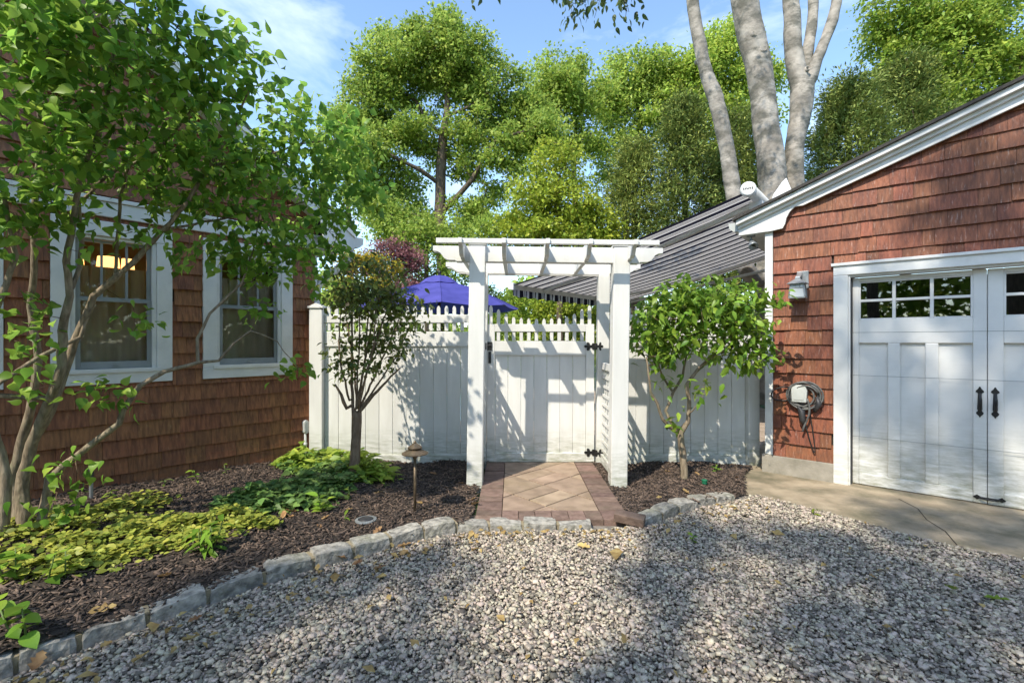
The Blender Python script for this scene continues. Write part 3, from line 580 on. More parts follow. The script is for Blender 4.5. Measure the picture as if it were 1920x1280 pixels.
# handles hang directly on the door: plates and grips as door parts
def pull(x, zc):
    out = [(-.004, .135), (.004, .135), (.010, .118), (.024, .100), (.026, .088), (.012, .078), (.012, .06), (.016, -.06), (.012, -.075), (.024, -.092), (.020, -.105), (.008, -.118), (0, -.135), (-.008, -.118), (-.020, -.105), (-.024, -.092), (-.012, -.075), (-.016, -.06), (-.012, .06), (-.012, .078), (-.026, .088), (-.024, .100), (-.010, .118)]
    b = B().prism([(p[0], p[1] * .98) for p in out], 'y', -.006, -.0015)
    b.tube(bez([(0, -.006, .075), (0, -.06, .07), (0, -.06, -.06), (0, -.006, -.07)], 10), [.010] * 4 + [.012] * 3 + [.010] * 4, 8)
    b.obj('handle', mat['iron'], dr, bev=.0015, loc=(x, DY, zc))
pull(1.608, .872); pull(1.70, .872)
hb = B().prism([(-.10, 0), (-.075, .022), (-.05, .006), (.05, .006), (.075, .022), (.10, 0), (.075, -.02), (.05, -.006), (-.05, -.006), (-.075, -.02)], 'y', -.006, -.0015)
hb.tube(bez([(-.06, -.006, 0), (-.05, -.05, -.005), (.05, -.05, -.005), (.06, -.006, 0)], 8), .008, 8); hb.obj('lift_handle', mat['iron'], dr, bev=.0015, loc=(1.665, DY, .062))
# roof, rake, eave, gutter
b = B(); gov = .16
slab(b, [(GE - .04, -gov - .02, gt(GE - .04)), (GRID, -gov - .02, gt(GRID)), (GRID, 6.6, gt(GRID)), (GE - .04, 6.6, gt(GE - .04))], .028)
slab(b, [(GRID, -gov - .02, gt(GRID)), (2 * GRID - GE, -gov - .02, gt(GE)), (2 * GRID - GE, 6.6, gt(GE)), (GRID, 6.6, gt(GRID))], .028); b.obj('roof', mat['asphalt_roof'], gar)
dn = lambda x, d: (x, gt(x) - d)
arc = [(.165 + .045 * math.cos(a), 2.535 + .13 * math.sin(a)) for a in [R(q) for q in (-5, 20, 45, 68, 86)]]
B().prism([dn(GE, .085), (GE, 2.545), (-.03, 2.548), (.05, 2.548), (.15, 2.56), (.172, 2.60), (.185, 2.66), (.215, 2.72), (.26, 2.765), dn(.33, .185), dn(GRID, .19), dn(GRID, .085)], 'y', -.075, -.050).obj('rake_board', mat['paint'], gar, bev=.003)
B().prism([dn(GE - .01, .029), dn(GE - .01, .084), dn(GRID, .084), dn(GRID, .029)], 'y', -gov + .01, -.051).obj('rake_crown', mat['paint'], gar, bev=.003)
B().prism([dn(GE, .0845), dn(GE, .12), dn(GRID, .12), dn(GRID, .0845)], 'y', -.105, -.0755).obj('rake_molding', mat['paint'], gar, bev=.003)
b = B(); b.add([(GE, -.05, 2.546), (GE, 6.5, 2.546), (-.023, 6.5, 2.546), (-.023, -.05, 2.546)], [(0, 1, 2, 3)]); b.box(GE - .001, GE + .015, -.049, 6.5, 2.548, gt(GE) - .03); b.obj('soffit', mat['paint'], gar)
gg = B().prism([(GE - .002, 2.60), (GE - .06, 2.60), (GE - .105, 2.64), (GE - .115, 2.70), (GE - .105, 2.70), (GE - .095, 2.645), (GE - .055, 2.61), (GE - .012, 2.61), (GE - .012, 2.69), (GE - .002, 2.69)], 'y', -.04, 6.4).obj('gutter', mat['paint'], gar)
B().prism([(GE - .002, 2.60), (GE - .06, 2.60), (GE - .105, 2.64), (GE - .115, 2.70), (GE - .002, 2.695)], 'y', -.046, -.0405).obj('gutter_end_cap', mat['greyplastic'], gg)
# ------------------------------------------------------------------ white fence, gate and arbor
FY = 5.25
def picket(root, x, z0, z1, y=FY + .012, w=.040):
    h = w / 2
    B().prism([(x - h, z0), (x + h, z0), (x + h, z1 - .028), (x + .008, z1), (x - .008, z1), (x - h, z1 - .028)], 'y', y, y + .026).obj('picket', mat['vinyl'], root, bev=.002)
def fence(x0, x1, posts, label):
    f = empty('fence_panel', ((x0 + x1) / 2, FY, 0), 0, label, 'fence', 'white fence panels either side of the gate'); ox = (x0 + x1) / 2
    def O(b, n, bev=.004): o = b.obj(n, mat['vinyl'], f, bev=bev); o.location = (-ox, -FY, 0); return o
    nb = max(1, round((x1 - x0) / .154)); w = (x1 - x0) / nb
    for i in range(nb):
        g = .0014; O(B().box(x0 + i * w + g, x0 + (i + 1) * w - g, FY + .018, FY + .038, .10, 1.36), 'board', .005)
    O(B().box(x0, x1, FY, FY + .05, -.02, .115), 'bottom_rail'); O(B().box(x0, x1, FY, FY + .05, 1.335, 1.50), 'middle_rail'); O(B().box(x0, x1, FY, FY + .05, 1.60, 1.69), 'top_rail')
    npk = int((x1 - x0 - .03) / .0855); sp = (x1 - x0) / npk
    for i in range(npk):
        x = x0 + (i + .5) * sp
        h = .020; z1 = 1.79
        o = B().prism([(x - h, 1.51), (x + h, 1.51), (x + h, z1 - .028), (x + .008, z1), (x - .008, z1), (x - h, z1 - .028)], 'y', FY + .010, FY + .036).obj('picket', mat['vinyl'], f, bev=.002); o.location = (-ox, -FY, 0)
    for px0, px1, top in posts:
        O(B().box(px0, px1, FY - .05, FY + .08, -.05, top), 'post', .006)
        c = (px0 + px1) / 2; hw = (px1 - px0) / 2 + .014
        O(B().box(c - hw, c + hw, FY - .064, FY + .094, top + .001, top + .025).prism([(c - hw + .01, top + .025), (c + hw - .01, top + .025), (c, top + .06)], 'y', FY - .05, FY + .08), 'post_cap', .004)
    return f
fence(-2.115, -.43, [(-2.265, -2.12, 1.76)], 'white vinyl fence panel behind the vase shaped shrub, beside the brown house')
fence(1.095, 2.635, [(2.64, 2.765, 1.40)], 'white vinyl fence panel behind the small green tree, beside the garage')
# gate
gate = empty('gate', (.31, FY, 0), 0, 'white picket topped gate with black butterfly hinges under the arbor', 'gate')
def GO_(b, n, m='vinyl', bev=.004, smooth=False): o = b.obj(n, mat[m], gate, smooth=smooth, bev=bev); o.location = (-.31, -FY, 0); return o
gx0, gx1 = -.285, .925
GO_(B().box(gx0, gx0 + .092, FY - .01, FY + .035, .035, 1.585), 'stile', bev=.005); GO_(B().box(gx1 - .092, gx1, FY - .01, FY + .035, .035, 1.585), 'stile', bev=.005)
i0, i1 = gx0 + .093, gx1 - .093
GO_(B().box(i0, i1, FY - .009, FY + .034, 1.50, 1.585), 'top_rail'); GO_(B().box(i0, i1, FY - .009, FY + .034, 1.235, 1.395), 'middle_rail'); GO_(B().box(i0, i1, FY - .009, FY + .034, .036, .135), 'bottom_rail')
for i in range(7):
    w = (i1 - i0) / 7; GO_(B().box(i0 + i * w + .0013, i0 + (i + 1) * w - .0013, FY + .010, FY + .026, .13, 1.24), 'board', bev=.004)
tops = [1.795, 1.752, 1.70, 1.665, 1.655, 1.65, 1.645, 1.645, 1.65, 1.655, 1.665, 1.70, 1.752, 1.795]
for i, z1 in enumerate(tops):
    x = -.238 + i * (.875 + .238) / 13; h = .019
    if gx0 + .09 < x < gx1 - .09: z0 = 1.40
    else: z0 = 1.586
    GO_(B().prism([(x - h, z0), (x + h, z0), (x + h, z1 - .026), (x + .007, z1), (x - .007, z1), (x - h, z1 - .026)], 'y', FY + .0, FY + .022), 'picket', bev=.002)
def hinge(x, z):
    half = [(px_ * 1.25, pz_ * 1.2) for px_, pz_ in [(0, .030), (.018, .030), (.022, .014), (.036, .012), (.044, .034), (.062, .040), (.070, .026), (.062, .014), (.082, .012), (.094, 0)]]
    poly = half + [(p[0], -p[1]) for p in half[::-1][1:]]
    b = B().prism([(x - p[0] - .004, z + p[1]) for p in poly], 'y', FY - .018, FY - .0115)
    b.prism([(x + p[0] * .75 + .004, z + p[1]) for p in poly], 'y', FY - .060, FY - .052); b.tube([(x, FY - .03, z - .036), (x, FY - .03, z + .036)], .009, 8); b.box(x, x + .01, FY - .055, FY - .02, z - .02, z + .02)
    GO_(b, 'hinge', 'iron', .0015)
hinge(.928, 1.335); hinge(.928, .145)
b = B().box(-.30, -.225, FY - .024, FY - .0105, 1.29, 1.385); b.tube([(-.30, FY - .03, 1.345), (-.235, FY - .03, 1.345)], .008, 8); b.box(-.30, -.285, FY - .05, FY - .02, 1.30, 1.375); GO_(b, 'latch', 'iron', .002)
b = B().box(-.265, -.235, FY - .018, FY - .0105, 1.145, 1.275); b.tube(bez([(-.25, FY - .018, 1.262), (-.25, FY - .08, 1.25), (-.25, FY - .08, 1.17), (-.25, FY - .018, 1.155)], 8), .007, 8); GO_(b, 'pull_handle', 'iron', .001)
# arbor
arb = empty('arbor', (.33, 4.8, 0), R(-.6), 'white arbor with curved rafter ends standing over the brick walkway', 'arbor')
arb.rotation_euler = (0, R(.75), R(-.6))
def AO(b, n, bev=.005, m='vinyl'): o = b.obj(n, mat[m], arb, bev=bev); o.location = (-.33, -4.8, 0); return o
for x0, x1 in ((-.425, -.275), (.930, 1.085)):
    AO(B().box(x0, x1, 4.37, 4.52, -.06, 2.285), 'post', .008); AO(B().box(x0 - .008, x1 + .008, 4.362, 4.528, 2.286, 2.302), 'post_cap', .004)
for x0, x1 in ((-.425, -.300), (.935, 1.062)): AO(B().box(x0, x1, 5.20, 5.325, -.06, 2.14), 'post', .006)
def ogee(e, z0, z1, s, tip=.062, run=.17):
    """profile of a shaped end, from the tip inwards; e end coordinate, s direction inwards"""
    return [(e, z1), (e, z1 - tip), (e + s * run * .25, z1 - tip - .004), (e + s * run * .42, z1 - tip - .02), (e + s * run * .62, z0 + .030), (e + s * run * .82, z0 + .012), (e + s * run * 1.25, z0 + .010), (e + s * run * 1.3, z0)]
def shaped(e0, e1, z0, z1, tip=.062, run=.17): return ogee(e0, z0, z1, 1, tip, run) + ogee(e1, z0, z1, -1, tip, run)[::-1]
AO(B().prism(shaped(-.775, 1.40, 2.138, 2.284, .05), 'y', 4.408, 4.448), 'beam', .003); AO(B().prism(shaped(-.775, 1.40, 2.138, 2.284, .05), 'y', 4.470, 4.505), 'beam', .003)
AO(B().prism(shaped(-.775, 1.40, 2.141, 2.264, .05), 'y', 5.205, 5.245), 'beam', .003); AO(B().prism(shaped(-.775, 1.40, 2.141, 2.264, .05), 'y', 5.33, 5.37), 'beam', .003)
for x in (-.485, -.095, .295, .675, 1.075): AO(B().prism(shaped(4.115, 5.62, 2.150, 2.300, .045, .19), 'x', x - .019, x + .019), 'rafter', .003)
for y0 in (4.135, 4.78, 5.54): AO(B().box(-.70, 1.285, y0, y0 + .045, 2.255 if y0 < 4.5 or y0 > 5.4 else 2.301, 2.2985 if y0 < 4.5 or y0 > 5.4 else 2.34), 'purlin', .003)
for sx in (-.345, .998):
    for (z0, z1) in ((1.09, 1.165), (.06, .15)): AO(B().box(sx - .018, sx + .018, 4.521, 5.199, z0, z1), 'lattice_rail', .003)
    for k in range(9): AO(B().box(sx - .010, sx - .002, 4.53, 5.195, .185 + k * .101, .218 + k * .101), 'lattice_strip', 0)
    for k in range(6): AO(B().box(sx + .002, sx + .010, 4.575 + k * .105, 4.608 + k * .105, .151, 1.089), 'lattice_strip', 0)
# ------------------------------------------------------------------ awning on the garage roof
mat['awning'] = M('striped_canvas', (.5, .5, .5), rough=.8, transl=.5)
def stripes(m):
    N, L = m.node_tree.nodes, m.node_tree.links; t = N.new('ShaderNodeTexCoord'); sp = N.new('ShaderNodeSeparateXYZ'); L.new(t.outputs['Object'], sp.inputs[0])
    mu = N.new('ShaderNodeMath'); mu.operation = 'DIVIDE'; mu.inputs[1].default_value = .27; L.new(sp.outputs['Y'], mu.inputs[0])
    fr = N.new('ShaderNodeMath'); fr.operation = 'FRACT'; L.new(mu.outputs[0], fr.inputs[0])
    rp = N.new('ShaderNodeValToRGB'); rp.color_ramp.interpolation = 'CONSTANT'; L.new(fr.outputs[0], rp.inputs['Fac'])
    dk, gy, wh = (.012, .012, .022, 1), (.26, .235, .22, 1), (.62, .59, .56, 1)
    seq = [(0, dk), (.40, wh), (.47, gy), (.53, wh), (.58, dk), (.66, wh), (.72, gy), (.84, wh)]
    e = rp.color_ramp.elements; e[0].position, e[0].color = seq[0]; e[1].position, e[1].color = seq[-1]
    for p_, c_ in seq[1:-1]: q = e.new(p_); q.color = c_
    p = N['Principled BSDF']; L.new(rp.outputs['Color'], p.inputs['Base Color'])
    for n in N:
        if n.type == 'BSDF_TRANSLUCENT': L.new(rp.outputs['Color'], n.inputs['Color'])
stripes(mat['awning'])
aw = empty('awning', GO, GR, 'retractable awning of dark and pale striped canvas above the patio fence', 'awning')
AX0, AX1, AYN, AYF, AZR, AZB = -.33, -4.05, .55, 4.75, 3.20, 2.36
V = []; F = []; n = 14; mY = 20
for i in range(n + 1):
    for j in range(mY + 1):
        t = i / n; V.append((AX0 + (AX1 - AX0) * t, AYN + (AYF - AYN) * j / mY, AZR + (AZB - AZR) * t - .06 * math.sin(math.pi * t)))
for i in range(n):
    for j in range(mY): F.append((i * (mY + 1) + j, i * (mY + 1) + j + 1, (i + 1) * (mY + 1) + j + 1, (i + 1) * (mY + 1) + j))
B().add(V, F).obj('canopy', mat['awning'], aw, smooth=True)
V = []; F = []; n = 150
for j in range(n + 1):
    yv = AYN + .04 + (AYF - AYN - .08) * j / n; xx = AX1 - .035 + .016 * math.sin(yv * 46); drop = .15 - .025 * abs(math.sin(yv * 11.5)); V += [(xx, yv, AZB - .05), (xx + .01 * math.sin(yv * 23), yv, AZB - .05 - drop)]
for j in range(n): F.append((2 * j, 2 * j + 2, 2 * j + 3, 2 * j + 1))
B().add(V, F).obj('valance', mat['awning'], aw)
B().prism([(AX1 + .04, AZB + .03), (AX1 - .05, AZB + .02), (AX1 - .07, AZB - .02), (AX1 - .05, AZB - .06), (AX1 + .04, AZB - .08)], 'y', AYN, AYF).obj('front_bar', mat['greyplastic'], aw, bev=.006)
B().prism([(AX1 + .05, AZB + .04), (AX1 - .06, AZB + .03), (AX1 - .085, AZB - .02), (AX1 - .06, AZB - .075), (AX1 + .05, AZB - .09)], 'y', AYN - .03, AYN - .001).obj('bar_end_cap', mat['paint'], aw, bev=.008)
B().tube([(AX0 + .03, AYN, AZR), (AX0 + .03, AYF, AZR)], .07, 16).obj('roller', mat['paint'], aw, smooth=True)
cap = B().lathe([(.001, 0), (.074, 0), (.086, .012), (.088, .05), (.06, .09), (.001, .09)], 28).obj('roller_end_cap', mat['paint'], aw, smooth=False, bev=.003); cap.location = (AX0 + .03, AYN - .10, AZR); cap.rotation_euler = (R(-90), 0, R(14))
for k, (dx, h, sl_) in enumerate(((-.050, .026, .2), (-.030, .020, -.3), (-.012, .020, .3), (.006, .020, -.3), (.024, .020, .2), (.044, .030, .3))):
    B().prism([(dx - .005 - sl_ * .01, -h / 2), (dx + .005 - sl_ * .01, -h / 2), (dx + .005 + sl_ * .01, h / 2), (dx - .005 + sl_ * .01, h / 2)], 'z', -.003, -.001).obj('lettering', mat['iron'], cap)
for yy in (AYN + .35, AYF - .5):
    s = 1 if yy < 2 else -1; el = (AX0 + (AX1 - AX0) * .55, yy + s * .25, AZR + (AZB - AZR) * .55 - .16)
    B().tube([(AX0 - .05, yy, AZR - .10), el], [.04, .03], 6).obj('folding_arm', mat['paint'], aw); B().tube([el, (AX1 + .05, yy + s * .5, AZB - .03)], [.03, .026], 6).obj('folding_arm', mat['greyplastic'], aw)
    B().box(AX0 - .06, AX0 + .1, yy - .05, yy + .05, 2.69, AZR - .06).obj('mounting_bracket', mat['paint'], aw, bev=.006)
B().tube([(AX1 + .05, AYF - .05, AZB - .05), (AX0, AYF - .05, AZR - .30)], .03, 6).obj('side_bar', mat['greyplastic'], aw)
# pale cloth hood wrapped over the bracket
hd = B(); c = gar_pt(.02, .42, 0); hv = [(-.12, -.06, 2.80), (.17, -.05, 2.90), (.22, .22, 2.92), (-.10, .25, 2.80), (.06, .05, 3.22), (.0, .12, 3.20), (.03, -.09, 2.93), (-.06, -.05, 3.02)]
hd.add(hv, [(0, 6, 7), (6, 4, 7), (6, 1, 4), (1, 2, 5, 4), (2, 3, 5), (3, 0, 7), (3, 7, 5), (7, 4, 5), (0, 3, 2, 1, 6)])
o = hd.obj('cloth_hood', mat['paint'], bev=.01); o.location = gar_pt(.05, .33, .0); o.rotation_euler = (0, 0, GR); tag(o, 'white folded cloth hood sitting on the garage roof edge', 'cover')
# twin flood lamp under the garage eave
fl = empty('flood_lamp', gar_pt(-.17, .02, 2.545), GR, 'small silver flood lamp under the garage eave', 'lamp')
B().lathe([(.045, -.012), (.045, 0)], 16).obj('base', mat['greymetal'], fl); B().tube([(0, 0, -.01), (.0, 0, -.06)], .012, 8).obj('arm', mat['greymetal'], fl)
o = B().lathe([(.018, 0), (.026, .03), (.048, .085), (.05, .10), (.044, .10), (.001, .07)], 16).obj('lamp_head', mat['greymetal'], fl, smooth=True); o.location = (-.0, 0, -.05); o.rotation_euler = (R(150), R(-25), 0)
o = B().lathe([(.016, 0), (.022, .03), (.030, .06), (.001, .06)], 16).obj('sensor', mat['darkplastic'], fl, smooth=True); o.location = (.04, 0, -.07); o.rotation_euler = (R(160), R(15), 0)
# wall lantern
ln = empty('wall_lantern', gar_pt(.30, -.022, 1.95), GR, 'grey mission style wall lantern on the red garage shingles', 'wall lamp')
B().box(-.028, .075, -.012, 0, -.02, .155).obj('back_plate', mat['greymetal'], ln, bev=.003); B().prism([(-.012, .148), (-.06, .115), (-.16, .075), (-.16, .06), (-.05, .095), (-.012, .11)], 'x', -.022, .022).obj('arm', mat['greymetal'], ln)
def frus(b, r0, z0, r1, z1, c): b.add([(c[0] + sx * r, c[1] + sy * r, z) for r, z in ((r0, z0), (r1, z1)) for sx, sy in ((-1, -1), (1, -1), (1, 1), (-1, 1))], [(3, 2, 1, 0), (4, 5, 6, 7), (0, 1, 5, 4), (1, 2, 6, 5), (2, 3, 7, 6), (3, 0, 4, 7)]); return b
lc = (-.0, -.13)
frus(B(), .088, .015, .022, .065, lc).obj('hood', mat['greymetal'], ln, bev=.002); frus(B(), .022, .066, .018, .09, lc).obj('finial', mat['greymetal'], ln)
frus(B(), .066, -.115, .052, .012, lc).obj('lamp_glass', mat['frosted'], ln); frus(B(), .072, -.130, .072, -.116, lc).obj('bottom_frame', mat['greymetal'], ln)
for sx in (-1, 1):
    for sy in (-1, 1): B().tube([(lc[0] + sx * .068, lc[1] + sy * .068, -.117), (lc[0] + sx * .055, lc[1] + sy * .055, .014)], .006, 5).obj('corner_bar', mat['greymetal'], ln)
b = B(); b.box(lc[0] - .056, lc[0] + .056, lc[1] - .062, lc[1] - .056, -.03, -.022); b.box(lc[0] - .012, lc[0] - .006, lc[1] - .061, lc[1] - .055, -.022, .01); b.box(lc[0] + .02, lc[0] + .026, lc[1] - .061, lc[1] - .055, -.022, .01); b.obj('grille', mat['greymetal'], ln)
# charger with its coiled cable
ch = empty('cable_charger', gar_pt(.30, -.022, .86), GR, 'pale grey charger box with a thick coiled cable on the garage wall', 'charger')
B().prism([(-.062, -.085), (.066, -.085), (.072, .03), (.060, .078), (.03, .092), (-.04, .092), (-.066, .075), (-.07, .03)], 'y', -.085, 0).obj('case', mat['greyplastic'], ch, bev=.010)
B().prism([(-.045, -.06), (.045, -.06), (.05, .02), (.03, .055), (-.03, .055), (-.05, .02)], 'y', -.090, -.0855).obj('face_plate', mat['greyplastic'], ch, bev=.003)
rr = random.Random(4); pts = []; turns = 7
for k in range(turns * 22):
    a = -k * 2 * math.pi / 22; t = k / 22; rad = .118 + .022 * math.sin(t * 2.3) + rr.uniform(-.002, .002); pts.append((.045 + rad * 1.05 * math.cos(a) + .02 * math.sin(t), -.03 - .010 * ((t * 2.6) % 5) - .008 * math.sin(a), .0 + rad * math.sin(a) - .015))
B().tube(pts, .0085, 6).obj('cable_coil', mat['cable'], ch, smooth=True)
B().tube(bez([(.07, -.08, -.04), (.12, -.09, -.16), (.08, -.07, -.26), (.04, -.06, -.30), (.03, -.06, -.38)], 14), .010, 6).obj('cable_tail', mat['cable'], ch, smooth=True)
B().tube([(-.01, -.05, -.09), (-.01, -.052, -.13), (.02, -.056, -.17), (.03, -.06, -.26), (.035, -.06, -.30)], [.012, .014, .032, .030, .014], 8).obj('plug', mat['darkplastic'], ch, smooth=True)
B().tube([(.15, -.05, -.02), (.17, -.06, -.09), (.13, -.05, -.17)], [.014, .028, .018], 8).obj('connector', mat['darkplastic'], ch, smooth=True)
B().tube(bez([(-.03, -.03, .05), (-.17, -.05, .10), (-.33, -.07, .02), (-.30, -.07, -.12), (-.17, -.04, -.10), (-.06, -.03, -.06)], 18), .007, 6).obj('supply_loop', mat['blackcable'], ch, smooth=True)
B().tube(bez([(.05, -.03, -.30), (.10, -.03, -.55), (.17, -.03, -.76), (.14, -.03, -.55), (.10, -.03, -.30), (.09, -.03, -.18)], 18), .006, 6).obj('hanging_loop', mat['blackcable'], ch, smooth=True)
# ------------------------------------------------------------------ patio umbrella
uc = at(824, 640, 8.6); um = empty('patio_umbrella', (uc.x, uc.y, 0), R(10), 'blue canvas patio umbrella showing above the white fence', 'umbrella')
def canopy(r0, z0, r1, z1, sag, mat_, name, nseg=8, sub=5, rings=6):
    V = []; F = []; tot = nseg * sub
    for i in range(rings + 1):
        t = i / rings
        for j in range(tot):
            a = 2 * math.pi * j / tot; fr_ = (j % sub) / sub; d = math.cos(math.pi / nseg) / math.cos((fr_ - .5) * 2 * math.pi / nseg)
            r = (r0 + (r1 - r0) * t) * d; V.append((r * math.cos(a), r * math.sin(a), z0 + (z1 - z0) * t - sag * math.sin(math.pi * fr_) * t + .05 * math.sin(math.pi * t)))
    for i in range(rings):
        for j in range(tot): F.append((i * tot + j, (i + 1) * tot + j, (i + 1) * tot + (j + 1) % tot, i * tot + (j + 1) % tot))
    o = B().add(V, F).obj(name, mat_, um); o.modifiers.new('thickness', 'SOLIDIFY').thickness = .004; return o
canopy(.26, 2.46, 1.48, 2.00, .03, mat['umbrella'], 'canopy'); canopy(.02, 2.60, .36, 2.455, .012, mat['umbrella'], 'vent_cap', rings=3)
B().tube([(0, 0, 0), (0, 0, 2.62)], .024, 10).obj('pole', mat['bronze'], um); B().lathe([(.02, 2.60), (.026, 2.62), (.028, 2.67), (.02, 2.69), (.001, 2.69)], 12).obj('finial', mat['iron'], um)
for k in range(8):
    a = 2 * math.pi * k / 8; B().tube([(0, 0, 2.44), (1.45 * math.cos(a), 1.45 * math.sin(a), 1.995)], .009, 5).obj('rib', mat['bronze'], um)
for k in range(8):
    a = 2 * math.pi * k / 8; B().tube([((.26 + 1.22 * t) * math.cos(a), (.26 + 1.22 * t) * math.sin(a), 2.466 - .46 * t + .05 * math.sin(math.pi * t)) for t in [i / 6 for i in range(7)]], .006, 5).obj('seam', mat['umbrella'], um)
B().lathe([(.26, 0), (.26, .05), (.06, .08), (.05, .3), (.001, .3)], 20).obj('base', mat['iron'], um)
# ------------------------------------------------------------------ garden lights and small things
pl = gnd(778, 962, .04); L = empty('path_light', (pl.x, pl.y, .03), 0, 'bronze two tier mushroom path light on a post in the mulch', 'garden light')
B().tube([(0, 0, -.05), (0, 0, .47)], .011, 10).obj('post', mat['bronze'], L, smooth=True); B().lathe([(.016, .44), (.020, .47), (.014, .49)], 14).obj('socket', mat['bronze'], L)
B().lathe([(.102, .478), (.104, .484), (.055, .512), (.02, .520), (.02, .51), (.05, .504)], 28).obj('lower_shade', mat['bronze'], L, smooth=False); B().lathe([(.042, .515), (.056, .522), (.057, .530), (.012, .562), (.012, .572), (.006, .58), (.001, .58)], 28).obj('upper_shade', mat['bronze'], L)
wl_ = gnd(686, 976, .045); L = empty('well_light', (wl_.x, wl_.y, .04), 0, 'flat round in-ground light lying in the mulch near the kerb', 'garden light')
B().lathe([(.070, .0), (.080, .012), (.078, .018), (.058, .022), (.056, .016), (.001, .016)], 28).obj('rim', mat['greymetal'], L); B().lathe([(.055, .017), (.045, .026), (.001, .030)], 24).obj('lens', mat['darkplastic'], L, smooth=True)
sk = gnd(171, 936, .15); L = empty('stake_light', (sk.x, sk.y, .13), 0, 'short dark grey stake standing against the house wall', 'stake')
B().tube([(0, 0, -.05), (0, 0, .16)], .013, 10).obj('post', mat['greymetal'], L); B().tube([(0, 0, .161), (0, 0, .30)], .016, 12).obj('head', mat['darkplastic'], L); B().lathe([(.018, .156), (.018, .164)], 12).obj('ring', mat['greyplastic'], L)
gc = gnd(1321, 905, .03); L = empty('green_cap', (gc.x, gc.y, .025), 0, 'small green plastic cap lying in the bark near the garage', 'cap')
mat['greenplastic'] = M('green_plastic', (.01, .10, .05), (.015, .14, .07), .4); B().lathe([(.024, 0), (.024, .035), (.018, .04), (.001, .04)], 12).obj('body', mat['greenplastic'], L); B().lathe([(.028, .026), (.028, .034)], 12).obj('collar', mat['greenplastic'], L)
lb = gnd(1184, 985, 0); o = B().box(-.11, .11, -.05, .05, 0, .062).obj('brick', mat['brick'], bev=.005); o.location = (lb.x - .02, lb.y - .02, .035); o.rotation_euler = (R(5), R(4), R(-24)); tag(o, 'loose brown brick lying across the kerb at the walkway corner', 'brick')
# ------------------------------------------------------------------ plants
def leaf_tpl(st, fold=.28, droop=.25, wav=0.0):
    """st: list of (y, half width) along the blade, unit length"""
    V = []; F = []
    for i, (y, w) in enumerate(st):
        z = -droop * y * y
        V += [(-w, y, z + fold * w + wav * math.sin(i * 2.1)), (0, y, z), (w, y, z + fold * w - wav * math.sin(i * 2.1))]
    for i in range(len(st) - 1): a = 3 * i; F += [(a, a + 1, a + 4, a + 3), (a + 1, a + 2, a + 5, a + 4)]
    return np.array(V, float), np.array(F)
HEART = leaf_tpl([(-.07, .12), (-.04, .26), (.06, .38), (.25, .43), (.45, .37), (.65, .23), (.82, .10), (.95, .03), (1.08, .003)], .22)
HEART2 = leaf_tpl([(-.06, .18), (.06, .37), (.27, .43), (.52, .33), (.75, .14), (1.06, .005)], .20, .3)
OVAL = leaf_tpl([(0, .02), (.12, .16), (.38, .25), (.65, .19), (.86, .08), (1, .004)], .3, .3)
OVAL2 = leaf_tpl([(0, .05), (.35, .25), (.7, .17), (1, .01)], .3, .3)
LANCE = leaf_tpl([(0, .02), (.2, .10), (.5, .13), (.8, .07), (1, .004)], .35, .45)
ROUND = leaf_tpl([(0, .10), (.3, .36), (.7, .36), (1, .08)], .15, .15)
BROAD = leaf_tpl([(0, .05), (.06, .20), (.2, .34), (.42, .38), (.62, .32), (.8, .19), (.92, .08), (1.02, .005)], .25, .3)
DIAM = leaf_tpl([(0, .04), (.45, .30), (1, .02)], .25, .3)
LQ = (np.array([(0, 0, 0), (.30, .45, .06), (0, 1, -.14), (-.30, .45, .06)], float), np.array([(0, 1, 2, 3)]))
LN = (np.array([(0, 0, 0), (.15, .4, .04), (0, 1, -.1), (-.15, .4, .04)], float), np.array([(0, 1, 2, 3)]))
def tube_mesh(name, chains, m, root, n_big=9):
    b = B()
    for pts, rad in chains:
        if len(pts) > 1: b.tube(pts, rad, n_big if max(rad) > .03 else (6 if max(rad) > .008 else 4), cap=True)
    return b.obj(name, m, root, smooth=True)
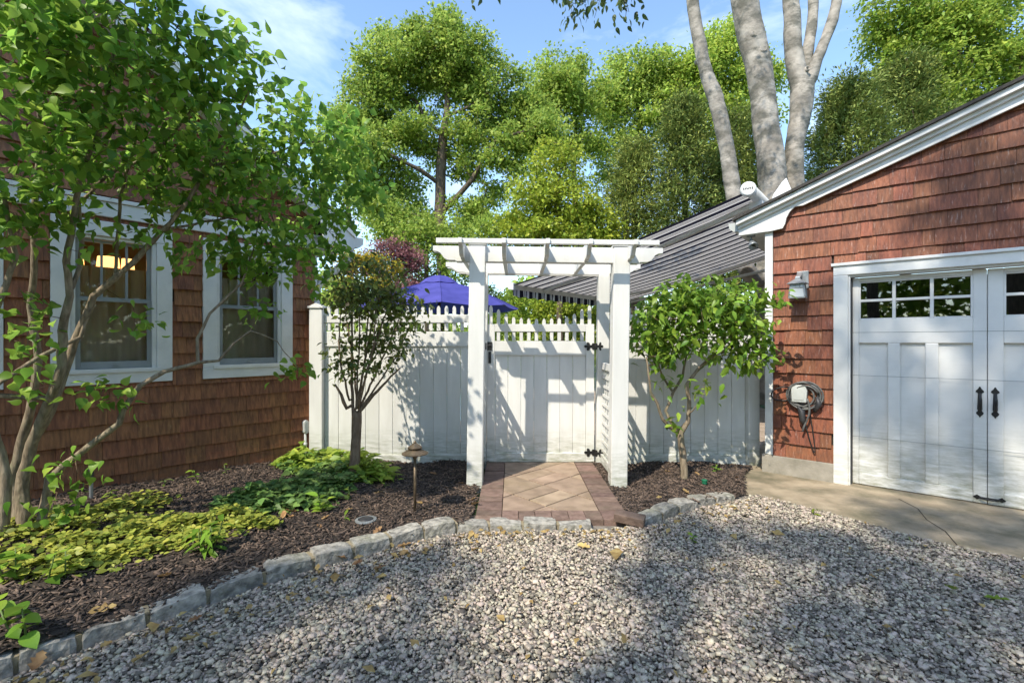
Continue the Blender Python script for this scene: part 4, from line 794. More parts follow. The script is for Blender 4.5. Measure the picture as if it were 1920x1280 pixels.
def grow(skel, att, seg, tip=.003, jit=.12, expo=2.3, r=None, zpen=.35, maxr=None):
    """skel: list of (points, radii); att: attractor points. Returns chains [(pts, radii)] split into (skeleton, twigs) and tip data"""
    r = r or np.random.default_rng(3); nodes = []; par = []; fix = []
    for pts, rad in skel:
        prev = -1
        if nodes:
            d = np.linalg.norm(np.array(nodes) - np.array(pts[0]), axis=1); prev = int(d.argmin())
        for i, p in enumerate(pts):
            if i:   # subdivide
                a = np.array(pts[i - 1], float); c = np.array(p, float); k = max(1, int(np.linalg.norm(c - a) / seg))
                for q in range(1, k + 1):
                    t = q / k; nodes.append(a + (c - a) * t + (r.normal(0, jit * seg * .18, 3) if q < k else 0)); par.append(prev); fix.append(rad[i - 1] + (rad[i] - rad[i - 1]) * t); prev = len(nodes) - 1
            else: nodes.append(np.array(p, float)); par.append(prev); fix.append(rad[0]); prev = len(nodes) - 1
    ns = len(nodes); cap = ns + len(att) * 14 + 10; A = np.zeros((cap, 3)); A[:ns] = np.array(nodes); n = ns; par = par + [0] * (cap - ns)
    att = np.asarray(att); d0 = np.min(np.linalg.norm(att[:, None, :] - A[None, :ns:2, :], axis=2), axis=1); order = np.argsort(d0); tips = []
    for ai in order:
        p = att[ai]; dv = A[:n] - p; d = np.sqrt((dv ** 2).sum(1)) + zpen * np.maximum(0, dv[:, 2]); q = int(d.argmin()); L = float(np.linalg.norm(A[q] - p)); k = min(13, max(1, int(L / seg))); prev = q; bow = r.normal(0, .10 * L, 3); bow[2] = abs(bow[2]) * .6
        for s in range(1, k + 1):
            t = s / k; A[n] = A[q] + (p - A[q]) * t + bow * math.sin(math.pi * t) + (r.normal(0, jit * seg * .3, 3) if s < k else 0); par[n] = prev; prev = n; n += 1
        tips.append((prev, p, unit(p - A[par[prev]])))
    par = np.array(par[:n]); A = A[:n]; acc = np.zeros(n); kids = [[] for _ in range(n)]
    for i in range(n):
        if par[i] >= 0: kids[par[i]].append(i)
    rad = np.zeros(n)
    for i in range(n - 1, -1, -1):
        s = sum(rad[c] ** expo for c in kids[i] if c >= ns) if kids[i] else 0
        rad[i] = max(tip, s ** (1 / expo)) if i >= ns else fix[i]
        if maxr and i >= ns: rad[i] = min(rad[i], maxr)
    chains = []; started = [i for i in range(ns, n) if par[i] < ns]; stack = list(started)
    while stack:
        i = stack.pop(); pts = [A[par[i]], A[i]]; rr_ = [rad[i] * 1.05, rad[i]]; cur = i
        while kids[cur]:
            ks = sorted(kids[cur], key=lambda c: -rad[c]); stack += ks[1:]; cur = ks[0]; pts.append(A[cur]); rr_.append(rad[cur])
        chains.append((pts, rr_))
    sk = []; i = 0
    for pts, rd in skel: pass
    starts = [i for i in range(ns) if par[i] < 0 or (i and par[i] != i - 1)]; starts.append(ns)
    for a, c in zip(starts[:-1], starts[1:]):
        idx = ([par[a]] if par[a] >= 0 else []) + list(range(a, c)); sk.append(([A[q] for q in idx], [min(fix[q], fix[a]) if q == par[a] else fix[q] for q in idx]))
    return sk, chains, tips
def blobs(lst, r):
    """lst: (centre, radius or (rx,ry,rz), count); points spread through ellipsoids"""
    out = []
    for c, rad, n in lst:
        u = unit(r.normal(size=(n, 3))) * (r.uniform(0, 1, (n, 1)) ** .42); out.append(np.array(c)[None] + u * np.array(rad if hasattr(rad, '__len__') else (rad,) * 3)[None])
    return np.concatenate(out)
def leaf_data(tips, per, spread, size, r, droop=.35, up=.8):
    P = np.concatenate([np.array([t[1]]) + r.normal(0, spread, (per, 3)) * np.array((1, 1, .7)) for t in tips]); T = np.repeat(np.array([t[2] for t in tips]), per, 0); n = len(P)
    D = unit(T * .5 + unit(r.normal(size=(n, 3))) * .9 + np.array((0, 0, -droop))); U = r.normal(0, .45, (n, 3)) + np.array((0, 0, up * 1.15)); U[:, 1] -= .15
    S = size * r.uniform(.65, 1.2, n); return P, D, U, S
def project(P):
    return 960 + P[:, 0] / np.maximum(P[:, 1], .1) * FOC, 640 - (P[:, 2] - CH) / np.maximum(P[:, 1], .1) * FOC
def leaves(root, data, Tn, Tf, m, r, single=300, name='leaf', stuff='leaves'):
    """the leaves that show largest become objects of their own, the rest one part"""
    P, D, U, S = data; X, Y, Z = frames(D, U); x, y = project(P); vis = (x > 0) & (x < 1920) & (y > 0) & (y < 1280) & (P[:, 1] > .4)
    size = np.where(vis, S / np.maximum(P[:, 1], .3), 0); order = np.argsort(-size); pick = order[:single] if single else order[:0]; rest = order[len(pick):]
    if len(pick):
        mesh = np_mesh(name, Tn[0], Tn[1], m, smooth=True); o0 = Vector(root.location); rz_ = root.rotation_euler.z
        for i in pick:
            o = link(name, mesh, root); mw = Matrix(((X[i, 0] * S[i], Y[i, 0] * S[i], Z[i, 0] * S[i], P[i, 0] - o0.x), (X[i, 1] * S[i], Y[i, 1] * S[i], Z[i, 1] * S[i], P[i, 1] - o0.y), (X[i, 2] * S[i], Y[i, 2] * S[i], Z[i, 2] * S[i], P[i, 2] - o0.z), (0, 0, 0, 1))); o.matrix_local = mw
    if len(rest):
        W, FF = scatter(Tf, P[rest] - np.array(root.location)[None], X[rest], Y[rest], Z[rest], S[rest])
        o = link(stuff, np_mesh(stuff, W, FF, m, np.repeat(r.uniform(0, 1, len(rest)), len(Tf[1])), smooth=True), root); o['kind'] = 'stuff'
def rel(chains, root):
    o = Vector(root.location); return [([Vector(p) - o for p in pts], rad) for pts, rad in chains]
# ---- the lilac in front of the house
r1 = np.random.default_rng(11)
lil = empty('lilac_tree', (-3.20, 3.05, .14), 0, 'multi stemmed lilac tree with large heart shaped leaves before the house windows', 'tree')
def pth_px(l): return [at(*q) for q in l]
Lsk = [([(-3.22, 3.10, .05)] + pth_px([(42, 905, 3.12), (60, 830, 3.10), (85, 770, 3.08), (112, 700, 3.05), (117, 620, 3.02), (131, 555, 3.0), (124, 490, 2.95), (140, 400, 2.9), (150, 330, 2.85), (190, 240, 2.8), (210, 140, 2.75), (215, 30, 2.7)]), [.055, .045, .040, .037, .034, .031, .026, .024, .021, .017, .014, .010, .007]),
       (pth_px([(65, 820, 3.10), (95, 770, 3.16), (120, 700, 3.2), (146, 625, 3.22), (175, 555, 3.2), (248, 494, 3.2), (302, 434, 3.2), (349, 383, 3.2), (395, 310, 3.25), (440, 240, 3.2), (470, 160, 3.1)]), [.036, .034, .032, .030, .027, .023, .020, .018, .014, .010, .007]),
       ([(-3.30, 3.15, .05)] + pth_px([(20, 900, 3.2), (42, 820, 3.2), (57, 770, 3.2), (72, 676, 3.2), (57, 575, 3.15), (64, 508, 3.1), (64, 407, 3.05), (67, 340, 3.0), (75, 230, 2.9), (60, 110, 2.8), (90, 20, 2.7)]), [.05, .040, .035, .032, .028, .025, .023, .021, .019, .014, .010, .007]),
       ([(-3.10, 3.05, .05)] + pth_px([(85, 940, 3.12), (92, 897, 3.12), (160, 842, 3.15), (223, 794, 3.2), (232, 766, 3.22), (262, 723, 3.28), (309, 696, 3.35), (373, 679, 3.45), (410, 676, 3.5), (440, 642, 3.55), (470, 620, 3.6), (520, 640, 3.7), (560, 690, 3.8)]), [.036, .034, .032, .028, .025, .024, .022, .019, .016, .013, .010, .007, .005, .003]),
       (pth_px([(371, 678, 3.45), (370, 635, 3.47), (393, 588, 3.5), (427, 555, 3.55), (453, 531, 3.6), (475, 470, 3.65), (490, 380, 3.7)]), [.016, .015, .013, .012, .011, .008, .006]),
       (pth_px([(-20, 740, 2.9), (0, 716, 2.95), (74, 669, 3.05), (151, 632, 3.2), (165, 590, 3.22)]), [.022, .021, .020, .018, .012]),
       ([(-3.34, 3.05, .05)] + pth_px([(4, 1000, 2.95), (12, 900, 2.95), (2, 850, 2.95), (-20, 780, 2.9), (-40, 700, 2.85), (0, 560, 2.8), (30, 480, 2.8), (10, 380, 2.75), (-30, 250, 2.7)]), [.045, .042, .038, .034, .03, .027, .022, .018, .014, .010]),
       (pth_px([(135, 540, 3.0), (150, 500, 3.05), (152, 430, 3.05), (148, 380, 3.02), (200, 330, 3.05), (300, 280, 3.1), (370, 190, 3.0), (380, 80, 2.9)]), [.018, .018, .017, .016, .014, .011, .008, .006]),
       (pth_px([(215, 520, 3.2), (222, 430, 3.18), (225, 370, 3.15), (250, 280, 3.1), (270, 170, 3.0), (290, 70, 2.9)]), [.013, .013, .012, .010, .008, .005]),
       (pth_px([(395, 310, 3.25), (480, 300, 3.5), (560, 270, 3.7), (640, 260, 3.9)]), [.013, .010, .008, .005]),
       (pth_px([(302, 434, 3.2), (420, 410, 3.5), (520, 390, 3.8), (610, 370, 4.0)]), [.012, .010, .008, .005])]
LB = [((60, 60, 2.35), .30, 24), ((190, 50, 2.5), .28, 22), ((330, 75, 2.75), .24, 15), ((440, 90, 2.95), .17, 8), ((110, 170, 2.55), .34, 24), ((250, 180, 2.8), .33, 24), ((370, 180, 3.0), .26, 16), ((460, 150, 3.1), .14, 6),
      ((400, 265, 3.2), .30, 20), ((530, 265, 3.6), .24, 14), ((625, 270, 3.85), .20, 10), ((680, 285, 4.0), .10, 4), ((60, 270, 2.65), .30, 15), ((180, 300, 2.95), .30, 17), ((320, 320, 3.2), .30, 18), ((470, 345, 3.5), .30, 17), ((590, 350, 3.85), .24, 14), ((665, 345, 4.05), .14, 6),
      ((540, 425, 3.9), .18, 8), ((640, 420, 4.2), .14, 5), ((440, 480, 3.6), .13, 4), ((520, 500, 3.8), .14, 5), ((480, 585, 3.7), .08, 2), ((555, 690, 3.85), .07, 3), ((255, 600, 3.3), .07, 2), ((200, 745, 3.1), .08, 3), ((20, 430, 2.75), .16, 4), ((150, 470, 2.9), .05, 1), ((85, 590, 2.9), .08, 2), ((60, 720, 2.9), .08, 2), ((30, 640, 2.7), .08, 2),
      ((560, 215, 3.7), .14, 6), ((650, 230, 4.0), .12, 5), ((620, 390, 4.1), .18, 9), ((520, 300, 3.6), .2, 9), ((440, 310, 3.4), .2, 9), ((690, 370, 4.2), .10, 4), ((330, 470, 3.3), .10, 3), ((470, 500, 3.65), .14, 4), ((60, 390, 2.8), .15, 5), ((420, 400, 3.4), .20, 7), ((500, 440, 3.65), .20, 8), ((330, 395, 3.25), .15, 5), ((560, 480, 3.9), .15, 6), ((600, 530, 4.05), .10, 3), ((420, 470, 3.5), .12, 3), ((255, 420, 3.1), .12, 3), ((110, 390, 2.9), .15, 4), ((20, 340, 2.7), .2, 6), ((620, 470, 4.15), .12, 4), ((-160, 120, 2.3), .40, 20), ((60, -120, 2.4), .36, 18), ((260, -60, 2.6), .26, 12), ((-120, 330, 2.5), .3, 10), ((130, 880, 3.0), .07, 2), ((100, 950, 2.95), .07, 2)]
att = blobs([(at(*c), q, int(n * (1.38 if n > 6 else 1.5))) for c, q, n in LB], r1)
# keep clear of the house wall
cw, sw = math.cos(HR), math.sin(HR)
def wall_dist(P): return -((P[:, 0] + 2.26) * -sw + (P[:, 1] - 5.35) * cw)
att = att[(wall_dist(att) > .30) | ((att[:, 0] + 2.26) * cw + (att[:, 1] - 5.35) * sw > .2)]
Lsk = [(p_, [q_ * .78 for q_ in r_]) for p_, r_ in Lsk]
sk, tw, tips = grow(Lsk, att, .07, .0021, .25, 2.4, r1, .1, .012)
tube_mesh('stem', rel(sk, lil), mat['lilacbark'], lil, 10); tube_mesh('twig', rel(tw, lil), mat['twigbark'], lil)['kind'] = 'stuff'
leaves(lil, leaf_data(tips, 10, .075, .066, r1, .40, .8), HEART, HEART2, mat['lilac'], r1, 300)
# ---- small tree by the garage
r2 = np.random.default_rng(12); c0 = gnd(1284, 897, .02)
st = empty('shrub_tree', (c0.x, c0.y, .0), 0, 'small bright green tree with twisted trunk standing before the garage side fence', 'tree')
Ssk = [([(c0.x, c0.y, -.03)] + pth_px([(1283, 880, 4.66), (1277, 830, 4.66), (1276, 810, 4.66), (1290, 790, 4.64), (1292, 765, 4.62), (1288, 720, 4.60), (1310, 690, 4.58), (1340, 665, 4.56), (1375, 650, 4.55)]), [.040, .036, .033, .034, .022, .020, .018, .015, .012, .009]),
       (pth_px([(1276, 812, 4.66), (1255, 800, 4.64), (1242, 785, 4.62), (1232, 755, 4.6), (1220, 735, 4.58), (1216, 700, 4.56), (1212, 670, 4.55)]), [.022, .019, .017, .015, .013, .011, .008]),
       (pth_px([(1275, 812, 4.66), (1258, 790, 4.72), (1248, 770, 4.74), (1262, 735, 4.76), (1280, 705, 4.78), (1288, 660, 4.8), (1290, 600, 4.8)]), [.022, .018, .016, .014, .013, .011, .007]),
       (pth_px([(1262, 735, 4.76), (1240, 700, 4.8), (1225, 650, 4.85), (1230, 600, 4.85)]), [.012, .010, .008, .006]),
       (pth_px([(1290, 780, 4.63), (1300, 768, 4.5), (1325, 730, 4.45)]), [.008, .006, .003])]
att = blobs([(at(1300, 590, 4.6), (.62, .40, .20), 95), (at(1240, 610, 4.6), (.33, .3, .22), 36), (at(1380, 610, 4.55), (.30, .3, .26), 36), (at(1310, 560, 4.65), (.40, .3, .16), 40), (at(1420, 650, 4.5), (.12, .14, .13), 9), (at(1205, 650, 4.6), (.10, .12, .12), 8), (at(1458, 555, 4.45), (.07, .05, .03), 2), (at(1325, 730, 4.45), .06, 3), (at(1260, 720, 4.6), .06, 2), (at(1262, 800, 4.55), .05, 2), (at(1425, 560, 4.5), (.1, .1, .08), 6), (at(1240, 665, 4.6), (.22, .2, .10), 16), (at(1390, 675, 4.5), (.24, .2, .10), 18), (at(1310, 640, 4.5), (.4, .2, .10), 26), (at(1270, 560, 4.55), (.3, .25, .12), 20), (at(1380, 560, 4.6), (.25, .2, .12), 16)], r2)
sk, tw, tips = grow(Ssk, att, .07, .0022, .3, 2.4, r2, .1, .010)
tube_mesh('trunk', rel(sk, st), mat['lilacbark'], st, 9); tube_mesh('twig', rel(tw, st), mat['twigbark'], st)['kind'] = 'stuff'
leaves(st, leaf_data(tips, 9, .080, .090, r2, .30, .9), OVAL, OVAL2, mat['shrubleaf'], r2, 300)
# ---- vase shaped shrub by the left fence
r3 = np.random.default_rng(13); c0 = gnd(668, 900, .05)
vs_ = empty('vase_shrub', (c0.x, c0.y, .02), 0, 'dark leaved vase shaped shrub with many upright stems in front of the fence', 'shrub')
Vsk = [([(c0.x, c0.y, -.03)] + pth_px([(664, 880, 4.54), (668, 820, 4.54), (669, 775, 4.54)]), [.058, .052, .046, .050])]
for (pts, r0) in (([(662, 770, 4.54), (660, 700, 4.52), (660, 620, 4.5), (661, 530, 4.5)], .016), ([(650, 765, 4.52), (640, 740, 4.5), (628, 720, 4.48)], .020), ([(675, 770, 4.52), (700, 740, 4.5), (725, 715, 4.46), (750, 690, 4.44)], .018),
                  ([(668, 765, 4.54), (680, 700, 4.52), (695, 620, 4.5), (715, 540, 4.5)], .014), ([(672, 765, 4.5), (690, 690, 4.45), (715, 610, 4.4), (745, 540, 4.4)], .013), ([(670, 765, 4.58), (684, 680, 4.62), (690, 600, 4.65), (690, 520, 4.66)], .013),
                  ([(674, 765, 4.55), (705, 700, 4.6), (735, 630, 4.62), (760, 570, 4.65)], .012), ([(655, 750, 4.5), (640, 690, 4.45), (635, 640, 4.42), (640, 580, 4.4)], .012), ([(670, 765, 4.6), (665, 690, 4.7), (650, 600, 4.74), (640, 540, 4.74)], .011),
                  ([(676, 765, 4.52), (712, 715, 4.5), (742, 670, 4.5), (765, 620, 4.5)], .011), ([(672, 760, 4.48), (686, 705, 4.38), (700, 650, 4.32), (705, 580, 4.3)], .011), ([(668, 765, 4.54), (672, 680, 4.5), (675, 580, 4.5), (680, 500, 4.5)], .011)):
    q = pth_px(pts); k = len(q); Vsk.append((q, [r0 * (1 - .6 * i / (k - 1)) for i in range(k)]))
att = blobs([(at(695, 560, 4.5), (.38, .34, .28), 100), (at(655, 560, 4.5), (.18, .22, .26), 40), (at(735, 580, 4.45), (.20, .22, .22), 45), (at(700, 640, 4.5), (.26, .22, .16), 42), (at(690, 500, 4.5), (.24, .2, .12), 24), (at(745, 510, 4.5), (.10, .1, .10), 9), (at(640, 500, 4.5), (.08, .1, .12), 8), (at(790, 570, 4.45), (.06, .1, .06), 5), (at(780, 610, 4.45), (.06, .1, .10), 8), (at(645, 665, 4.45), (.12, .14, .26), 24), (at(700, 690, 4.45), (.2, .2, .12), 16), (at(740, 640, 4.4), (.16, .2, .16), 18), (at(620, 560, 4.5), (.10, .15, .2), 10), (at(700, 890, 4.5), (.05, .05, .1), 3)], r3)
sk, tw, tips = grow(Vsk, att, .06, .0016, .3, 2.4, r3, .25, .006)
tube_mesh('stem', rel(sk, vs_), mat['shrubbark'], vs_, 9); tube_mesh('twig', rel(tw, vs_), mat['twigbark'], vs_)['kind'] = 'stuff'
leaves(vs_, leaf_data(tips, 7, .062, .060, r3, .2, .8), OVAL, DIAM, mat['darkleaf'], r3, 300)
# ---- background trees
def tree(name, label, base, sk, bl, natt, per, spread, lsize, tpl, lm, bark, seed, seg=.5, tip=.008, droop=.3, group=None, up=.8, maxr=.09):
    r = np.random.default_rng(seed); t = empty(name, base, 0, label, 'tree', group)
    att = blobs(bl, r); s_, tw, tips = grow(sk, att, seg, tip, .35, 2.3, r, .35, maxr)
    b = tube_mesh('trunk', rel(s_, t), mat[bark], t, 10); tube_mesh('branches', rel(tw, t), mat[bark], t)['kind'] = 'stuff'
    P, D, U, S = leaf_data(tips, per, spread, lsize, r, droop, up); X, Y, Z = frames(D, U)
    W, FF = scatter(tpl, P - np.array(base)[None], X, Y, Z, S); clump = np.repeat(r.uniform(0, .55, len(tips)), per)
    o = link('crown', np_mesh('crown', W, FF, mat[lm], np.repeat(np.clip(clump + r.uniform(0, .45, len(P)), 0, .999), len(tpl[1]))), t); o['kind'] = 'stuff'; return t
OY = 15.0
def obl(l, Y, dz=1.0): return [(at(x, y, Y + dy), (rr * a, rr * 1.1, rr * b_), n) for (x, y, dy, rr, a, b_, n) in l]
tr = lambda l, Y: [at(x, y, Y + dy) for x, y, dy in l]
b0 = at(826, 640, OY); b0.z = 0
tree('oak_tree', 'tall spreading oak with dark forked trunk behind the blue umbrella', b0,
     [([b0] + tr([(828, 470, 0), (824, 400, 0), (826, 330, 0), (830, 260, 0), (838, 210, 0), (836, 140, .3), (832, 80, .3)], OY), [.24, .185, .175, .165, .14, .10, .06, .02]),
      (tr([(828, 400, 0), (865, 360, -.3), (905, 300, -.6), (930, 265, -.8), (990, 245, -1), (1030, 225, -1)], OY), [.09, .085, .07, .055, .035, .012]),
      (tr([(824, 345, 0), (790, 320, -.4), (750, 300, -.8), (710, 280, -1), (670, 270, -1)], OY), [.07, .065, .05, .035, .012]),
      (tr([(828, 255, 0), (800, 225, .3), (780, 190, .4), (750, 170, .6), (715, 150, .7)], OY), [.065, .055, .045, .03, .01]),
      (tr([(834, 220, 0), (880, 200, -.3), (920, 170, -.5), (950, 140, -.5)], OY), [.055, .045, .03, .01])],
     obl([(740, 130, 0, 1.15, 1.1, .8, 62), (815, 95, 0, 1.1, 1.0, .85, 62), (880, 120, 0, 1.15, 1.1, .8, 60), (700, 185, 0, .95, 1, .7, 44), (930, 180, 0, 1.0, 1.1, .8, 44), (820, 170, 1, 1.5, 1.2, .7, 46), (665, 240, 0, .75, 1, .6, 26), (750, 250, 0, 1.0, 1.2, .55, 30), (920, 235, 0, 1.0, 1.2, .6, 28), (1000, 225, 0, .75, 1, .7, 22), (700, 310, -.5, .9, 1.2, .7, 24), (640, 300, 0, .5, 1, 1, 10), (960, 310, -.5, .7, 1, .6, 9), (740, 400, 0, .85, 1.1, 1, 30), (790, 430, 0, .8, 1, .7, 22), (880, 400, 0, .8, 1, .9, 26), (830, 50, 0, .45, 1, .9, 14), (720, 70, 0, .35, 1, 1, 8), (770, 60, 0, .4, 1, 1, 10), (830, 290, .6, .8, 1.2, .9, 16), (780, 350, .4, .7, 1.1, .9, 14), (880, 320, .4, .7, 1.2, .8, 14), (700, 360, 0, .6, 1.2, .8, 12), (930, 360, 0, .5, 1.2, .8, 8), (870, 250, -.3, .8, 1.3, .5, 12), (780, 240, -.5, .8, 1.3, .4, 12), (1020, 235, -1, .6, 1.1, .7, 20), (965, 262, -.8, .5, 1.2, .6, 14), (690, 282, -1, .6, 1.2, .6, 16), (925, 290, -.8, .4, 1, .8, 6)], OY),
     0, 112, .185, .13, LQ, 'oakleaf', 'oakbark', 21)
def simple_tree(name, label, px, Y, trunk, bl, per, spread, lsize, tpl, lm, bark, seed, r0=.16, **kw):
    b = at(px, 640, Y); b.z = 0; k = len(trunk); sk = [([b] + tr(trunk, Y), [r0 * (1 - .75 * i / k) for i in range(k + 1)])]
    return tree(name, label, b, sk, obl(bl, Y), 0, per, spread, lsize, tpl, lm, bark, seed, **kw)
G_ = 'trees standing beyond the fence'
simple_tree('oak_tree', 'round topped oak directly above the middle of the arbor', 1085, 18, [(1080, 420, 0), (1075, 330, 0), (1080, 240, 0), (1070, 150, 0)], [(1050, 150, 0, 1.2, 1.1, .8, 60), (1010, 190, 0, 1.0, 1, .9, 36), (1080, 190, 0, 1.3, 1.1, .8, 54), (1040, 260, 0, 1.2, 1.2, .6, 28), (1100, 270, 0, 1.0, 1.1, .7, 22), (1000, 290, 0, .8, 1, .7, 10)], 95, .22, .15, LQ, 'oakleaf', 'oakbark', 22, group=G_)
simple_tree('oak_tree', 'broad oak whose crown reaches the slender grey beech stem', 1195, 19, [(1170, 400, 0), (1190, 300, 0), (1200, 220, 0), (1195, 150, 0)], [(1180, 145, 0, 1.2, 1.1, .8, 54), (1240, 150, 0, 1.1, 1.1, .9, 44), (1150, 190, 0, 1.1, 1.1, .8, 40), (1220, 215, 0, 1.3, 1.2, .8, 46), (1170, 265, 0, 1.2, 1.2, .7, 34), (1280, 210, 0, 1.0, 1, 1, 34), (1290, 140, 0, .8, 1, .9, 24), (1130, 330, 0, .7, 1, .8, 8)], 95, .22, .15, LQ, 'oakleaf', 'oakbark', 23, group=G_)
simple_tree('oak_tree', 'yellow green oak showing between the grey beech trunks', 1345, 18, [(1340, 420, 0), (1345, 300, 0), (1345, 180, 0), (1345, 100, 0)], [(1320, 120, 0, .9, 1, 1, 38), (1360, 90, 0, .9, 1, 1, 38), (1340, 190, 0, 1.1, 1, 1, 42), (1390, 140, 0, .9, 1, 1, 28), (1400, 220, 0, 1.0, 1, 1, 30), (1440, 150, 0, .6, 1, .8, 14), (1330, 270, 0, 1.1, 1, .9, 30), (1420, 330, 0, .9, 1, 1, 20)], 95, .22, .15, LQ, 'mapleleaf', 'oakbark', 24, group=G_)
simple_tree('oak_tree', 'low oak crown rising just behind the house eave', 655, 20, [(655, 420, 0), (650, 340, 0), (645, 280, 0)], [(640, 225, 0, .8, 1, .7, 24), (625, 270, 0, .9, 1, .8, 26), (680, 300, 0, .9, 1, .9, 26), (650, 350, 0, 1.0, 1.2, .9, 22), (700, 390, 0, .9, 1, .9, 22), (600, 330, 0, .8, 1, 1, 14)], 85, .19, .15, LQ, 'oakleaf', 'oakbark', 25, group=G_)
simple_tree('understorey_tree', 'lime green young tree just above the arbor beam', 1050, 12.5, [(1050, 470, 0), (1045, 400, 0), (1050, 340, 0)], [(1000, 380, 0, .8, 1, .9, 44), (1060, 370, 0, .9, 1, 1, 52), (1040, 310, 0, .7, 1, .9, 26), (1100, 420, 0, .7, 1, .8, 34), (1010, 440, 0, .8, 1.1, .6, 36), (1070, 440, 0, .7, 1.2, .6, 34), (960, 430, 0, .6, 1, .9, 18), (1130, 440, 0, .5, 1, .7, 18)], 80, .15, .11, LQ, 'limeleaf', 'oakbark', 26, r0=.10, seg=.35, group=G_)
simple_tree('understorey_tree', 'leafy green tree low behind the umbrella and oak trunk', 800, 13, [(800, 500, 0), (800, 440, 0)], [(770, 440, 0, .8, 1, .7, 30), (860, 450, 0, .7, 1, .7, 28), (730, 420, 0, .6, 1, 1, 18), (910, 440, 0, .6, 1, .9, 18), (830, 500, 0, .8, 1.3, .6, 26), (700, 380, 0, .5, 1, 1, 10)], 95, .19, .11, LQ, 'oakleaf', 'oakbark', 27, r0=.10, seg=.35, group=G_)
def cedar(label, px, Y, ytop, ybot, w, n, seed, per=120):
    r = np.random.default_rng(seed); b = at(px, 640, Y); b.z = 0; top = at(px, ytop, Y); zb = at(px, ybot, Y).z; att = []
    for i in range(n):
        t = 1 - (1 - r.uniform(0, 1)) ** .6 if False else r.uniform(0, 1) ** 1.25; z = zb + (top.z - zb) * t; rad = w * (1 - t) ** .8 * r.uniform(.2, 1.08) + .10; a = r.uniform(0, 6.283); att.append((b.x + rad * math.cos(a), b.y + rad * math.sin(a), z - rad * .12))
    t_ = empty('cedar_tree', b, 0, label, 'tree', G_); s_, tw, tips = grow([([b, Vector((b.x, b.y, top.z * .5)), top], [.16, .11, .03])], np.array(att), .4, .006, .25, 2.3, r, 1.2, .04)
    tube_mesh('trunk', rel(s_, t_), mat['oakbark'], t_); tube_mesh('branches', rel(tw, t_), mat['oakbark'], t_)['kind'] = 'stuff'
    P, D, U, S = leaf_data(tips, per, .20, .125, r, .15, .8); out = unit(P - np.stack([np.full(len(P), b.x), np.full(len(P), b.y), P[:, 2]], -1)); D = unit(out * .7 + r.normal(0, .5, D.shape) + np.array((0, 0, .25)))
    X, Yv, Z = frames(D, U); W, FF = scatter(LN, P - np.array(b)[None], X, Yv, Z, S); cl = np.repeat(r.uniform(0, .5, len(tips)), per)
    o = link('crown', np_mesh('crown', W, FF, mat['cedarleaf'], np.repeat(np.clip(cl + r.uniform(0, .45, len(P)), 0, .999), len(LN[1]))), t_); o['kind'] = 'stuff'
cedar('feathery cedar just left of the slender beech stem', 1285, 12.5, 190, 520, 1.4, 300, 31); cedar('feathery cedar rising behind the striped awning', 1190, 13.2, 270, 520, 1.3, 230, 32); cedar('olive cedar between the two thick beech trunks and the awning', 1380, 12.8, 215, 500, 1.3, 230, 33)
cedar('dark cedar peeking above the garage roof beside the beech', 1590, 12.0, 150, 420, 1.6, 270, 34); cedar('drooping cedar above the middle of the garage roof', 1700, 12.6, 110, 400, 1.8, 280, 35)
simple_tree('maple_tree', 'bright green maple filling the sky above the garage gable', 1830, 13.5, [(1840, 300, 0), (1830, 200, 0), (1800, 120, 0), (1790, 40, 0)], [(1690, 60, 0, .8, 1.2, .8, 30), (1760, 50, 0, 1.0, 1, .8, 44), (1840, 60, 0, 1.1, 1, .9, 50), (1920, 80, 0, 1.1, 1, .9, 44), (1720, 130, 0, .9, 1.1, .8, 40), (1800, 150, 0, 1.1, 1.1, .8, 48), (1890, 170, 0, 1.0, 1.1, .8, 40), (1660, 20, 0, .7, 1, .7, 16), (1780, 210, 0, .9, 1.1, .7, 30), (1980, 120, 0, 1, 1, 1, 20), (1830, -30, 0, 1.5, 1.3, .6, 40), (1720, 190, 0, .6, 1, .7, 14)], 95, .19, .13, LQ, 'mapleleaf', 'oakbark', 28, group=G_)
# red maple, yellow shrub, hedge
simple_tree('japanese_maple', 'dark red leaved maple peeking between the house eave and umbrella', 745, 10.5, [(745, 540, 0), (745, 500, 0)], [(735, 470, 0, .35, 1.2, .7, 26), (770, 490, 0, .35, 1.1, .8, 26), (700, 500, 0, .35, 1, .9, 22), (750, 530, 0, .4, 1.2, .8, 22), (655, 500, 0, .4, 1.2, .8, 16)], 90, .10, .06, LQ, 'redleaf', 'oakbark', 41, r0=.05, seg=.25)
simple_tree('golden_shrub', 'golden yellow shrub top behind the vase shaped shrub', 690, 7.6, [(690, 540, 0), (690, 510, 0)], [(655, 485, 0, .17, 1.2, .7, 12), (700, 492, 0, .18, 1.3, .7, 14), (740, 500, 0, .14, 1.2, .7, 8), (690, 530, 0, .3, 1.2, .8, 12)], 60, .06, .05, LQ, 'yellowleaf', 'oakbark', 42, r0=.03, seg=.15)
